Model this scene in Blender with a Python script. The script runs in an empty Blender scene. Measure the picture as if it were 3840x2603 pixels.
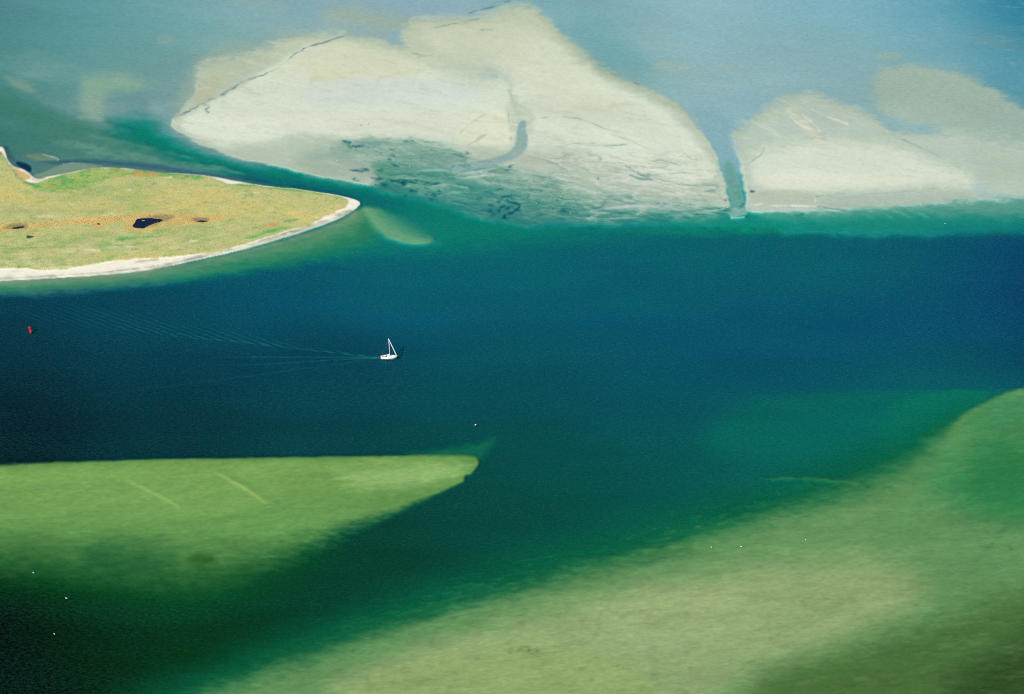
import bpy, bmesh, math, random
import numpy as np
from mathutils import Vector, Matrix

# ------------------------------------------------------------------ camera, sky, sun, exposure
S = bpy.context.scene
COL = S.collection
W0, H0 = 3840.0, 2603.0
CAM_H = 715.0
PITCH = math.radians(34.0)          # depression of the view axis
HFOV = math.radians(28.0)
FPX = (W0 / 2) / math.tan(HFOV / 2)
cam = bpy.data.cameras.new('camera')
cam.sensor_width = 36.0
cam.lens = 18.0 / math.tan(HFOV / 2)
cam.clip_start = 5.0
cam.clip_end = 60000.0
camo = bpy.data.objects.new('camera', cam)
camo.location = (0, 0, CAM_H)
camo.rotation_euler = (math.pi / 2 - PITCH, 0, 0)
COL.objects.link(camo)
S.camera = camo

SUN_EL, SUN_AZ = math.radians(42), math.radians(208)
world = bpy.data.worlds.new('World')
S.world = world
world.use_nodes = True
wn = world.node_tree.nodes
sky = wn.new('ShaderNodeTexSky')
sky.sky_type = 'NISHITA'
sky.sun_disc = False
sky.sun_elevation = SUN_EL
sky.sun_rotation = SUN_AZ
world.node_tree.links.new(sky.outputs[0], wn['Background'].inputs[0])
wn['Background'].inputs[1].default_value = 0.06
sl = bpy.data.lights.new('sun', 'SUN')
sl.energy = 4.75
sl.angle = math.radians(0.5)
sl.color = (1.0, 0.96, 0.90)
so = bpy.data.objects.new('sun', sl)
sd = Vector((math.sin(SUN_AZ) * math.cos(SUN_EL), math.cos(SUN_AZ) * math.cos(SUN_EL), math.sin(SUN_EL)))
so.rotation_euler = sd.to_track_quat('Z', 'Y').to_euler()
COL.objects.link(so)
S.view_settings.view_transform = 'Standard'
S.view_settings.look = 'None'
S.view_settings.gamma = 1.0
S.view_settings.exposure = 0.35
S.cycles.max_bounces = 6
S.cycles.transparent_max_bounces = 12
S.cycles.use_denoising = False
S.cycles.filter_width = 1.1

SP, CP = math.sin(PITCH), math.cos(PITCH)


def at(px, py, z=0.0):
    """photo pixel (3840 wide) -> point on the level z"""
    a, b = (px - W0 / 2) / FPX, (H0 / 2 - py) / FPX
    dx, dy, dz = a, CP + b * SP, -SP + b * CP
    t = (z - CAM_H) / dz
    return Vector((dx * t, dy * t, z))


def project(x, y, z):
    yy, zz = y, z - CAM_H
    depth = yy * CP - zz * SP
    up = yy * SP + zz * CP
    return W0 / 2 + FPX * x / depth, H0 / 2 - FPX * up / depth


# ------------------------------------------------------------------ noise and tone map helpers
RS = 2.6                                   # tone map: one cell is 2.6 photo pixels
MX, MY = 480, 320
NU, NV = int((W0 + 2 * MX) / RS), int((H0 + 2 * MY) / RS)
UU, VV = np.meshgrid(-MX + (np.arange(NU) + .5) * RS, -MY + (np.arange(NV) + .5) * RS)
UU = UU.astype(np.float32)
VV = VV.astype(np.float32)
VV_ROW = VV[:, 0]


def vnoise(x, y, seed):
    r = np.random.RandomState(seed).rand(128, 128).astype(np.float32)
    xi, yi = np.floor(x).astype(np.int32), np.floor(y).astype(np.int32)
    fx, fy = x - xi, y - yi
    fx = fx * fx * (3 - 2 * fx)
    fy = fy * fy * (3 - 2 * fy)
    a, b = r[yi & 127, xi & 127], r[yi & 127, (xi + 1) & 127]
    c, d = r[(yi + 1) & 127, xi & 127], r[(yi + 1) & 127, (xi + 1) & 127]
    return a + (b - a) * fx + (c - a) * fy + (a - b - c + d) * fx * fy


def fbm(seed, sx, sy, octv=4, ang=0.0, gain=.5, U=None, V=None):
    """-1..1; sx, sy are the size of the largest lumps in photo pixels, ang turns them"""
    U = UU if U is None else U
    V = VV if V is None else V
    ca, sa = math.cos(math.radians(ang)), math.sin(math.radians(ang))
    x, y = (U * ca + V * sa) / sx, (-U * sa + V * ca) / sy
    o, a, t = 0, 1.0, 0
    for k in range(octv):
        o = o + a * vnoise(x * 2 ** k + 17.3 * k, y * 2 ** k + 9.1 * k, seed + k)
        t += a
        a *= gain
    return (o / t - .5) * 2.6


def ss(a, b, x):
    t = np.clip((x - a) / (b - a), 0, 1)
    return t * t * (3 - 2 * t)


def segdist(pts, closed, x, y):
    """distance to a polyline, interpolated third value, inside mask"""
    best = np.full(x.shape, 1e9, np.float32)
    val = np.zeros(x.shape, np.float32)
    par = np.zeros(x.shape, np.float32)
    inside = np.zeros(x.shape, bool)
    n = len(pts)
    for i in range(n if closed else n - 1):
        x0, y0, f0 = pts[i]
        x1, y1, f1 = pts[(i + 1) % n]
        dx, dy = x1 - x0, y1 - y0
        t = np.clip(((x - x0) * dx + (y - y0) * dy) / max(dx * dx + dy * dy, 1e-6), 0, 1)
        d = np.hypot(x - x0 - t * dx, y - y0 - t * dy)
        m = d < best
        best = np.where(m, d, best)
        val = np.where(m, f0 + t * (f1 - f0), val)
        par = np.where(m, (i + t) / max(n - 1, 1), par)
        if closed:
            c = ((y0 > y) != (y1 > y))
            with np.errstate(divide='ignore', invalid='ignore'):
                inside ^= c & (x < dx * (y - y0) / (dy if dy else 1e-6) + x0)
    return best, val, par, inside


def window(pts, pad):
    xs, ys = [p[0] for p in pts], [p[1] for p in pts]
    x0, x1 = int((min(xs) - pad + MX) / RS), int((max(xs) + pad + MX) / RS) + 1
    y0, y1 = int((min(ys) - pad + MY) / RS), int((max(ys) + pad + MY) / RS) + 1
    return slice(max(y0, 0), min(max(y1, 1), NV)), slice(max(x0, 0), min(max(x1, 1), NU))


def smoothpts(pts, n=2, closed=True):
    for _ in range(n):
        q = []
        m = len(pts)
        for i in range(m if closed else m - 1):
            a, b = pts[i], pts[(i + 1) % m]
            q.append(tuple(.75 * p + .25 * r for p, r in zip(a, b)))
            q.append(tuple(.25 * p + .75 * r for p, r in zip(a, b)))
        if not closed:
            q = [pts[0]] + q + [pts[-1]]
        pts = q
    return pts


def poly(pts, f=10, warp=0, wx=60, wy=30, seed=1, sm=1, k=1.0, fray=.45):
    """soft polygon mask; f = feather in photo px (third value of a point overrides)"""
    p = [(a[0], a[1], a[2] if len(a) > 2 else f) for a in pts]
    if sm:
        p = smoothpts(p, sm)
    pad = max(q[2] for q in p) * 1.2 + warp * 2 + 6
    w = window(p, pad)
    x, y = UU[w], VV[w]
    if warp:
        x = x + warp * fbm(seed, wx, wy, 4, U=x, V=y)
        y = y + warp * .6 * fbm(seed + 50, wx, wy, 4, U=x, V=y)
    d, fv, _, ins = segdist(p, True, x, y)
    d = np.where(ins, d, -d)
    if fray:
        d = d + fray * np.clip(fv, 0, 60) * fbm(seed + 70, 46, 13, 5, U=x, V=y, gain=.62)
    m = np.zeros((NV, NU), np.float32)
    m[w] = ss(-1, 1, d / np.maximum(fv, 1)) * k
    return m


def stroke(pts, k=1.0, soft=1.0, warp=0, wx=60, wy=30, seed=1, sm=1, fade=.12, rough=True):
    """soft line; the third value of each point is its half width"""
    p = smoothpts([tuple(map(float, q)) for q in pts], sm, False) if sm else pts
    pad = max(q[2] for q in p) * 2.5 + warp * 2 + 6
    w = window(p, pad)
    x, y = UU[w], VV[w]
    if warp:
        x = x + warp * fbm(seed, wx, wy, 4, U=x, V=y)
        y = y + warp * .6 * fbm(seed + 50, wx, wy, 4, U=x, V=y)
    d, wv, par, _ = segdist(p, False, x, y)
    m = np.zeros((NV, NU), np.float32)
    if rough:
        nz = fbm(seed + 900, 34, 12, 4, U=x, V=y)
        nz2 = fbm(seed + 950, 90, 60, 3, U=x, V=y)
        wv = wv * np.clip(.95 + .9 * nz, .25, 2.2)
        k = k * np.clip(.85 + 1.0 * nz2 + .35 * nz, .12, 1.25)
    a = np.exp(-np.power(d / np.maximum(wv, .8), 2 if soft >= 1 else 4))
    if fade:
        a = a * ss(0, fade, par) * ss(0, fade, 1 - par)
    m[w] = np.clip(a * k, 0, 1)
    return m


def bil(A, fy, fx):
    fy = np.clip(fy, 0, A.shape[0] - 1.001)
    fx = np.clip(fx, 0, A.shape[1] - 1.001)
    yi, xi = fy.astype(np.int32), fx.astype(np.int32)
    ty, tx = fy - yi, fx - xi
    if A.ndim == 3:
        ty, tx = ty[..., None], tx[..., None]
    return (A[yi, xi] * (1 - tx) + A[yi, xi + 1] * tx) * (1 - ty) + (A[yi + 1, xi] * (1 - tx) + A[yi + 1, xi + 1] * tx) * ty


def blur(A, n):
    for _ in range(n):
        A = (np.roll(A, 1, 0) + np.roll(A, -1, 0) + 2 * A) / 4
        A = (np.roll(A, 1, 1) + np.roll(A, -1, 1) + 2 * A) / 4
    return A


C = np.zeros((NV, NU, 3), np.float32)


def wide(A, n):
    b_ = blur(blur(A, 2)[::4, ::4], n)
    jj_, ii_ = np.meshgrid(np.arange(NU) / 4.0, np.arange(NV) / 4.0)
    return bil(b_, ii_, jj_)




def lay(mask, col):
    global C
    C += (np.array(col, np.float32) - C) * np.clip(mask, 0, 1)[..., None]


def tint(mask, mul):
    global C
    C *= 1 + (np.array(mul, np.float32) - 1) * np.clip(mask, 0, 1)[..., None]


#PAINT_BEGIN
# broad tones of the bottom and water, sky sheen and lens-dark corners painted in, (x, y, r, g, b, reach)
BASE = [
    (-200, -100, 73, 125, 135), (0, 0, 79, 132, 138), (300, 80, 90, 150, 156), (600, 40, 108, 160, 166), (1000, 0, 130, 170, 178), (1500, 0, 142, 176, 188),
    (0, 300, 84, 144, 140), (500, 250, 106, 158, 155), (900, 230, 126, 166, 162), (1400, 60, 140, 174, 184),
    (2200, 40, 127, 171, 180), (2250, 200, 119, 167, 170), (2600, 60, 141, 181, 192), (2700, 300, 143, 180, 184),
    (3100, 60, 131, 178, 191), (3100, 280, 143, 179, 182), (3500, 60, 103, 165, 186), (3450, 230, 129, 173, 179), (3840, 20, 43, 127, 154), (3840, 250, 89, 151, 170),
    (4200, 100, 31, 114, 142), (2800, 500, 138, 176, 190), (3300, 380, 137, 173, 178),
    (0, 450, 75, 135, 130), (300, 420, 100, 150, 148), (650, 420, 112, 152, 158), (600, 340, 119, 155, 152),
    (0, 560, 60, 110, 110), (200, 570, 90, 130, 125), (450, 600, 82, 128, 125), (-200, 500, 50, 100, 100),
    (1400, 760, 12, 116, 110), (1650, 850, 14, 126, 116), (1300, 900, 8, 108, 98), (1950, 880, 8, 116, 118), (2300, 860, 8, 114, 120),
    (1500, 700, 26, 118, 112), (1750, 820, 28, 130, 118),
    (2700, 850, 15, 138, 130), (3200, 850, 40, 150, 130), (3800, 830, 45, 145, 130), (4200, 830, 45, 140, 130),
    (0, 1120, 0, 68, 88), (500, 1060, 0, 80, 98), (1000, 1020, 0, 88, 108), (1500, 960, 0, 108, 118), (2000, 960, 0, 98, 114), (2600, 940, 0, 100, 119), (3200, 940, 0, 99, 124), (3840, 920, 0, 84, 126),
    (0, 1250, 0, 54, 70), (500, 1200, 0, 66, 85), (1000, 1150, 0, 76, 100), (1600, 1100, 0, 84, 112), (2200, 1080, 0, 89, 112), (2900, 1050, 0, 89, 120), (3500, 1050, 0, 79, 114), (4100, 1050, 0, 66, 102),
    (0, 1420, 0, 40, 52), (600, 1400, 0, 56, 70), (1200, 1380, 0, 64, 82), (1900, 1350, 0, 79, 92), (2600, 1300, 0, 81, 106), (3300, 1280, 0, 75, 110), (3840, 1300, 0, 63, 100), (4200, 1300, 0, 53, 87),
    (0, 1640, 0, 34, 42), (600, 1620, 0, 54, 62), (1200, 1600, 0, 65, 70), (1800, 1570, 0, 76, 82), (2400, 1520, 0, 80, 94), (3000, 1420, 0, 77, 104), (3700, 1410, 0, 66, 97),
    (2000, 1750, 0, 76, 76), (2500, 1650, 0, 80, 86), (3000, 1560, 0, 86, 92), (3400, 1520, 0, 100, 95), (3700, 1500, 0, 115, 95),
    (1800, 1900, 0, 69, 62), (2200, 1850, 0, 76, 70), (2600, 1780, 0, 88, 80), (3000, 1700, 0, 96, 88),
    (1400, 2050, 0, 63, 49), (1800, 2020, 0, 71, 58), (2100, 1980, 0, 80, 64),
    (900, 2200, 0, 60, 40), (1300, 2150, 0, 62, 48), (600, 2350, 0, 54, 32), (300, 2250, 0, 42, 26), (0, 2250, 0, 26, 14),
    (300, 2500, 0, 42, 22), (0, 2550, 0, 16, 8), (-300, 2300, 0, 10, 6), (800, 2500, 8, 62, 31),  # lower left: lens darkening painted in as near-black bed
]
gu, gv = UU[::4, ::4], VV[::4, ::4]


def field(pts, s0):
    num, den = np.zeros(gu.shape + (3,)), np.zeros(gu.shape)
    for b in pts:
        d2 = ((gu - b[0]) / 1.5) ** 2 + (gv - b[1]) ** 2
        w = np.exp(-d2 / (2 * s0 ** 2)) + 2e-4 / (1 + d2 / 3e4) ** 2
        num += w[..., None] * np.array(b[2:5])
        den += w
    return num / den[..., None]


jj, ii = np.meshgrid(np.arange(NU) / 4.0, np.arange(NV) / 4.0)
C[:] = bil(field([b for b in BASE if b[1] < 925], 110.0), ii, jj)
DEEP = bil(field([b for b in BASE if b[1] > 925], 150.0), ii, jj)

# shelf north of the channel
shelf_top = [(1250, 770), (1500, 700), (1800, 640), (2100, 700), (2700, 760), (3000, 770), (3500, 770), (3840, 745), (4330, 740)]
shelf = poly(shelf_top + [(4330, 860, 22), (3840, 868, 22), (3400, 876, 24), (3000, 862, 26), (2700, 850, 30), (2500, 862, 34),
                          (2250, 885, 40), (2000, 905, 45), (1700, 925, 45), (1500, 925, 40), (1330, 880, 40)], 30, warp=8, wx=220, wy=60, seed=11)
lay(shelf * .6, (10, 122, 116))
lay(poly([(2550, 800), (2750, 795), (3000, 800), (3050, 850), (2800, 835), (2550, 842)], 18, warp=8, seed=12) * .3, (44, 142, 112))
lay(poly([(3000, 790), (3300, 780), (3600, 770), (4330, 760), (4330, 835), (3700, 845), (3300, 850), (3050, 830)], 26, warp=6) * .5, (40, 140, 122))
lay(poly([(3400, 745), (3840, 735), (4330, 720), (4330, 800), (3840, 808), (3450, 800)], 32, warp=6) * .8, (108, 164, 146))
lay(poly([(2830, 770), (3100, 770), (3450, 750), (3500, 800), (3100, 820), (2850, 818)], 24, warp=8) * .7, (92, 158, 140))
lay(poly([(1900, 780), (2300, 790), (2740, 790), (2740, 826), (2300, 842), (1900, 838)], 26, warp=10) * .6, (64, 142, 126))

deepm = poly([(-480, 1110, 26), (0, 1105, 26), (400, 1082, 28), (800, 1035, 30), (1100, 978, 34), (1400, 950, 44), (1700, 930, 56), (2000, 915, 60), (2300, 892, 52), (2500, 880, 38), (2750, 872, 30), (3000, 874, 26), (3400, 888, 22), (3840, 878, 22), (4330, 876, 22),
              (4330, 3000, 20), (-480, 3000, 20)], 30, warp=10, wx=160, wy=40, seed=13)
C += (DEEP - C) * deepm[..., None]

# --- the inlet and its bottom north-west of the island
lay(poly([(-480, 300), (0, 330), (160, 400), (330, 455), (470, 490), (640, 560), (800, 600), (1000, 640), (600, 640), (300, 600), (60, 560), (-480, 520)], 45) * .55, (55, 122, 104))
lay(stroke([(0, 395, 22), (250, 470, 20), (480, 530, 18), (700, 585, 14)], .4), (60, 128, 105))
lay(poly([(400, 470, 40), (470, 430, 50), (560, 440, 50), (640, 520, 30), (760, 575, 18), (900, 615, 12), (1100, 658, 10), (1300, 690, 10), (1480, 720, 20), (1600, 780, 40),
          (1450, 790, 40), (1330, 745, 12), (1200, 722, 8), (1000, 690, 8), (850, 660, 16), (700, 620, 25), (560, 565, 30), (450, 520, 35)], 20) * .95, (10, 122, 112))
lay(poly([(820, 625, 20), (1000, 655, 10), (1300, 712, 10), (1500, 750, 25), (1560, 790, 30), (1400, 775, 20), (1280, 735, 8), (1100, 700, 8), (900, 668, 12)], 12) * .65, (0, 98, 108))
for s_ in ([(150, 520, 10), (400, 560, 12), (650, 600, 9), (900, 640, 5)], [(250, 560, 10), (500, 590, 14), (800, 632, 8), (950, 655, 4)],
           [(300, 500, 8), (520, 545, 8), (760, 600, 6)]):
    lay(stroke(s_, .55, fade=.25), (104, 152, 132))
lay(stroke([(350, 490, 8), (520, 530, 8), (700, 580, 7), (900, 625, 4)], .5, fade=.2), (30, 122, 100))
lay(poly([(130, 604), (260, 596), (400, 600), (600, 618), (800, 648), (950, 672), (1050, 696), (900, 680), (780, 664), (620, 640), (450, 622), (330, 612), (200, 615)], 7, warp=3) * .8, (52, 96, 112))
lay(stroke([(900, 668, 5), (1050, 692, 5), (1200, 712, 4), (1320, 738, 3)], .6), (30, 84, 100))
# sand patches showing through the thin sheet of water
lay(poly([(300, 290), (380, 275), (470, 276), (540, 305), (545, 325), (470, 345), (395, 352), (380, 390), (380, 440), (330, 440), (308, 400), (300, 340)], 26, warp=10, seed=21) * .75, (140, 172, 146))
lay(poly([(300, 432), (370, 430), (395, 455), (340, 450), (290, 440)], 10, warp=5) * .6, (150, 172, 148))
lay(poly([(20, 285), (90, 300), (140, 330), (135, 350), (70, 335), (30, 305)], 18, warp=8, seed=22) * .6, (140, 162, 142))
lay(poly([(150, 345), (300, 420), (420, 470), (520, 500), (380, 475), (250, 430), (130, 370)], 16) * .35, (118, 155, 150))
lay(poly([(600, 130), (660, 140), (650, 170), (590, 165)], 14) * .35, (150, 170, 150))
lay(poly([(560, 380), (640, 400), (640, 440), (560, 420)], 18) * .4, (140, 175, 185))
lay(poly([(400, 365), (560, 350), (560, 440), (440, 450), (395, 420)], 22) * .4, (92, 138, 150))
lay(poly([(95, 578), (150, 574), (200, 590), (225, 602), (150, 605), (110, 595)], 6, warp=2) * .8, (112, 138, 112))
lay(stroke([(155, 578, 1.5), (190, 586, 1.5), (222, 598, 2.2), (214, 603, 1.5)], .8), (185, 210, 200))

# ------------------------------------------------------------------ sand flats
flatA = [(640, 465, 6), (655, 440, 12), (690, 400, 10), (740, 345, 10), (735, 300, 10), (750, 235, 26), (840, 225, 34), (940, 215, 34), (1020, 170, 30), (1120, 136, 20),
         (1260, 132, 12), (1340, 150, 12), (1430, 168, 12), (1530, 182, 12), (1518, 140, 26), (1525, 90, 34), (1600, 72, 30), (1700, 72, 24), (1800, 60, 26), (1880, 30, 26), (1990, 20, 22), (2030, 60, 12), (2085, 115, 9), (2160, 180, 9), (2230, 240, 9), (2300, 285, 8), (2400, 322, 8),
         (2490, 358, 9), (2560, 400, 8), (2610, 470, 8), (2660, 530, 7), (2695, 600, 6), (2708, 650, 5), (2725, 700, 6), (2745, 760, 7), (2740, 785, 12),
         (2600, 790, 20), (2350, 790, 24), (2150, 775, 26), (2000, 740, 30), (1850, 700, 34), (1700, 660, 34), (1560, 640, 28), (1420, 640, 20), (1450, 690, 10), (1400, 700, 6), (1280, 672, 5),
         (1130, 650, 6), (1000, 620, 7), (880, 588, 8), (760, 545, 9), (680, 500, 9)]
lay(poly([(1240, 20), (1340, 18), (1420, 45), (1530, 62), (1560, 120), (1450, 112), (1330, 108), (1240, 100), (1190, 60)], 34, warp=14, wx=160, wy=50, seed=30) * .75, (160, 178, 160))
lay(poly([(640, 420), (690, 340), (720, 230), (820, 170), (960, 160), (1100, 110), (1300, 110), (1500, 150), (1500, 300), (900, 400)], 40, warp=14, wx=120, wy=50, seed=36) * .6, (156, 172, 156))
flatA = [(a, b, c * (2.3 if b < 330 and c < 20 else 1)) for a, b, c in flatA]
A = poly(flatA, 12, warp=9, wx=110, wy=36, seed=31, fray=.7)
flatB = [(2790, 795, 7), (2800, 740, 6), (2786, 690, 6), (2775, 640, 7), (2765, 590, 10), (2755, 545, 12), (2740, 510, 12), (2760, 480, 12), (2830, 450, 12), (2900, 385, 12), (2960, 360, 12),
         (3060, 345, 10), (3110, 375, 8), (3200, 400, 8), (3260, 425, 8), (3320, 470, 7), (3345, 500, 6), (3450, 490, 20), (3700, 510, 26), (3900, 560, 26), (4330, 560, 30),
         (4330, 750, 34), (3840, 742, 30), (3600, 752, 24), (3400, 772, 24), (3150, 788, 20), (2950, 792, 16)]
flatB = [(a, b, c * (2.2 if b < 560 and c < 20 else 1)) for a, b, c in flatB]
B = poly(flatB, 10, warp=9, wx=60, wy=22, seed=32, fray=.7)
flatC = [(3290, 410, 20), (3270, 330, 16), (3290, 260, 14), (3370, 240, 12), (3470, 245, 10), (3600, 270, 9), (3690, 310, 9), (3770, 360, 9), (3840, 405, 9), (4330, 500, 10),
         (4330, 620, 30), (3900, 600, 30), (3600, 530, 30), (3350, 480, 20)]
Cc = poly([(a, b, c * 1.7) for a, b, c in flatC], 16, warp=16, wx=60, wy=18, seed=33, fray=.9)
lay(Cc * .92, (164, 184, 168))
lay(A, (182, 198, 180))
lay(B, (182, 200, 186))
lay(poly([(3280, 430), (3340, 430), (3400, 462), (3500, 465), (3540, 488), (3480, 498), (3350, 490), (3300, 455)], 16, warp=14, fray=1.0) * .7, (140, 178, 190))
lay(poly([(3600, 510), (3840, 560), (4330, 640), (4330, 760), (3840, 740), (3700, 730), (3660, 640)], 30) * B * .5, (172, 190, 174))
north = ss(620, 470, VV)
As, Bs = wide(A, 14), wide(np.maximum(B, Cc), 12)
fz = .55 + .9 * fbm(198, 90, 20, 5, ang=4, gain=.62)
lay(ss(0, .5, As) * (1 - A) * np.clip(fz, 0, 1) * .6 * north, (152, 174, 160))
lay(ss(0, .5, Bs) * (1 - np.maximum(B, Cc)) * np.clip(fz, 0, 1) * .45 * north, (146, 176, 168))
lay(A * ss(1.0, .5, As) * .85 * north * np.clip(.4 + fz * .6, 0, 1), (178, 191, 168))
lay(B * ss(1.0, .5, Bs) * .7 * north * np.clip(.4 + fz * .6, 0, 1), (170, 189, 168))
# blue wet belt at the north rim of flat A
lay(poly([(1560, 65), (1660, 40), (1760, 40), (1900, 30), (1980, 40), (1900, 55), (1700, 75)], 14, warp=10, seed=34) * .5, (150, 182, 192))
# cream cores
lay(poly([(660, 462, 14), (760, 400, 18), (900, 320, 12), (1020, 250, 14), (1110, 180, 16), (1250, 148, 14), (1400, 185, 18), (1530, 215, 24), (1650, 190, 30), (1560, 130, 24), (1700, 90, 30), (1900, 85, 30), (2040, 120, 24),
          (2150, 215, 22), (2290, 310, 24), (2450, 380, 22), (2540, 440, 22), (2620, 540, 20), (2670, 610, 12), (2690, 660, 10), (2640, 700, 20), (2500, 680, 30), (2300, 640, 40),
          (2100, 600, 30), (1960, 560, 30), (1850, 545, 30), (1500, 520, 16), (1300, 512, 14), (1100, 505, 22), (900, 560, 30), (760, 530, 14)], 20, warp=12, wx=120, wy=40, seed=35) * .95 * A, (216, 227, 208))
lay(poly([(1560, 560), (1900, 480), (2200, 480), (2600, 600), (2640, 640), (2300, 600), (2000, 560)], 40, warp=14) * .4 * A, (220, 230, 212))
# each feature of flat A
lay(poly([(1130, 200), (1300, 170), (1480, 200), (1600, 250), (1500, 280), (1350, 290), (1200, 290), (1100, 260)], 30) * .55, (216, 216, 182))
lay(stroke([(1150, 295, 14), (1260, 290, 18), (1330, 280, 10)], .5), (206, 204, 160))
lay(stroke([(1400, 300, 6), (1500, 272, 10), (1600, 268, 8)], .55, warp=4), (206, 204, 160))
lay(poly([(740, 350), (760, 240), (900, 235), (1000, 200), (1080, 160), (1060, 190), (960, 260), (860, 330), (760, 390), (700, 420)], 14) * .6, (178, 192, 168))
lay(poly([(745, 320), (800, 260), (850, 300), (800, 370), (730, 400)], 20) * .45, (184, 186, 148))
lay(poly([(1180, 310), (1400, 295), (1650, 300), (1800, 310), (1820, 370), (1700, 400), (1400, 395), (1200, 400), (1100, 370)], 24) * .65, (208, 220, 214))
lay(poly([(700, 470), (850, 440), (1200, 420), (1500, 420), (1800, 410), (1900, 460), (1700, 500), (1400, 490), (1100, 480), (850, 490)], 24) * .6, (222, 228, 210))
lay(poly([(1560, 190), (1700, 200), (1800, 240), (1880, 280), (1780, 290), (1640, 265), (1560, 240)], 26) * .55, (184, 200, 180))
lay(poly([(1820, 190), (1960, 150), (2060, 220), (2000, 260), (1880, 260), (1780, 220)], 30) * .7, (222, 228, 208))
lay(poly([(1900, 260), (2100, 230), (2300, 330), (2450, 420), (2400, 470), (2200, 420), (1980, 380)], 40) * .5, (216, 222, 198))
lay(stroke([(1790, 278, 8), (1830, 276, 12), (1870, 290, 6)], .8), (152, 184, 194))
lay(stroke([(1780, 210, 10), (1840, 250, 14), (1880, 280, 14), (1930, 330, 10)], .35), (170, 192, 190))
lay(poly([(1780, 420), (1900, 410), (1915, 500), (1900, 545), (1780, 545), (1700, 530), (1720, 480)], 16, warp=6) * .8, (224, 230, 204))
lay(stroke([(1905, 330, 10), (1930, 400, 16), (1950, 440, 20), (1990, 470, 14)], .6), (178, 196, 176))
lay(poly([(1890, 380), (1990, 400), (2010, 450), (1990, 520), (1960, 600), (1890, 620), (1930, 520), (1905, 450)], 12) * .45, (184, 198, 180))
# darker rim of the outer edge of A
lay(stroke([(2000, 40, 22), (2100, 140, 22), (2230, 250, 18), (2400, 340, 16), (2540, 400, 14), (2600, 480, 10)], .55) * A, (166, 184, 158))
lay(stroke([(2600, 420, 3), (2660, 550, 3), (2695, 600, 3), (2706, 640, 3)], .4), (225, 228, 208))
# ripple streaks on the flats, running with the tide
st = fbm(41, 260, 22, 5, ang=14)
st2 = fbm(47, 180, 16, 5, ang=-6)
lay(A * ss(.25, .9, st) * .35 * ss(330, 480, VV), (186, 196, 176))
lay(A * ss(.3, 1.0, -st) * .35, (226, 230, 214))
lay(B * ss(.2, .9, st2) * .25, (170, 186, 170))
lay(B * ss(.3, 1.0, -fbm(43, 260, 16, 5, ang=24)) * .45 * ss(3400, 3000, UU) * ss(620, 500, VV), (214, 220, 202))
# flat B details
lay(poly([(2830, 560), (3000, 520), (3300, 530), (3500, 600), (3640, 660), (3640, 700), (3400, 700), (3150, 700), (2850, 710), (2810, 650)], 34) * .95, (212, 222, 206))
lay(poly([(2800, 690), (2950, 640), (3300, 650), (3500, 670), (3300, 705), (3060, 715), (2850, 705)], 20) * .7, (222, 227, 206))
lay(poly([(2820, 710), (3050, 716), (3060, 770), (2900, 780), (2820, 770)], 8, warp=4) * .5, (184, 192, 170))
lay(stroke([(2940, 410, 10), (3000, 450, 14), (3080, 520, 12), (3040, 560, 6)], .6, warp=6, wx=40, wy=14) * B, (216, 216, 190))
for s_ in ([(3030, 405, 2), (3110, 440, 3), (3190, 470, 2)], [(2960, 430, 2), (3000, 470, 3), (3050, 490, 3)], [(2880, 490, 2), (2950, 530, 3), (3040, 575, 2)], [(3000, 420, 2), (3060, 470, 3), (3080, 500, 2)]):
    lay(stroke(s_, .8, warp=4, wx=30, wy=10), (224, 226, 208))
lay(stroke([(3300, 490, 1.6), (3350, 505, 2.0), (3430, 545, 2.0), (3530, 590, 2.0), (3600, 630, 2.2), (3640, 672, 2.2)], .6), (136, 156, 134))
lay(poly([(3640, 690), (3700, 700), (3760, 745), (3690, 750), (3650, 720)], 14, warp=6) * .5, (160, 186, 196))
lay(stroke([(3680, 712, 6), (3695, 730, 7)], .8), (112, 152, 170))
lay(stroke([(2872, 550, 2), (2862, 568, 2), (2850, 585, 2), (2820, 605, 2), (2795, 625, 2), (2789, 660, 2), (2793, 690, 2)], .75, warp=4, wx=16, wy=10), (132, 158, 148))
lay(stroke([(2810, 590, 1.6), (2850, 590, 1.6), (2800, 620, 1.6)], .4, warp=4), (140, 162, 150))
# clear white sand rims at the water
for s_ in ([(2870, 772, 1.5), (2930, 771, 3), (2990, 772, 3), (3060, 776, 2), (3110, 780, 1.5)], [(2812, 764, 2), (2840, 768, 5), (2862, 764, 3)], [(3058, 745, 3), (3056, 765, 4)]):
    lay(stroke(s_, .9), (232, 232, 222))
lay(stroke([(2880, 790, 4), (2980, 784, 5), (3100, 790, 5), (3160, 790, 3)], .55, warp=3), (196, 204, 206))
lay(stroke([(3055, 738, 1.6), (3090, 734, 1.5), (3140, 728, 1.6), (3170, 722, 1.5)], .7, warp=3, wx=20, wy=9), (112, 130, 112))
lay(stroke([(3060, 776, 2), (3085, 776, 2.4), (3120, 785, 2), (3190, 788, 3)], .7), (84, 122, 134))
lay(stroke([(3160, 740, 1.6), (3200, 740, 2), (3240, 728, 2), (3350, 722, 2), (3500, 716, 3)], .5, warp=4), (150, 164, 144))
lay(stroke([(3370, 728, 2), (3400, 715, 2), (3480, 708, 2), (3560, 705, 1.5)], .5, warp=3), (140, 156, 136))
lay(poly([(3050, 740), (3250, 735), (3500, 722), (3640, 712), (3640, 752), (3400, 770), (3200, 790), (3080, 780)], 12, warp=8) * .5, (168, 186, 172))
for k_ in range(7):
    x_ = 3020 + 70 * k_
    lay(stroke([(x_, 770 + 3 * k_ % 7, 3), (x_ + 60, 790, 5), (x_ + 130, 822, 5)], .35, fade=.3), (130, 176, 158))
lay(stroke([(2815, 712, 2), (2825, 720, 3), (2812, 719, 2)], .8), (100, 130, 112))
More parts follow.
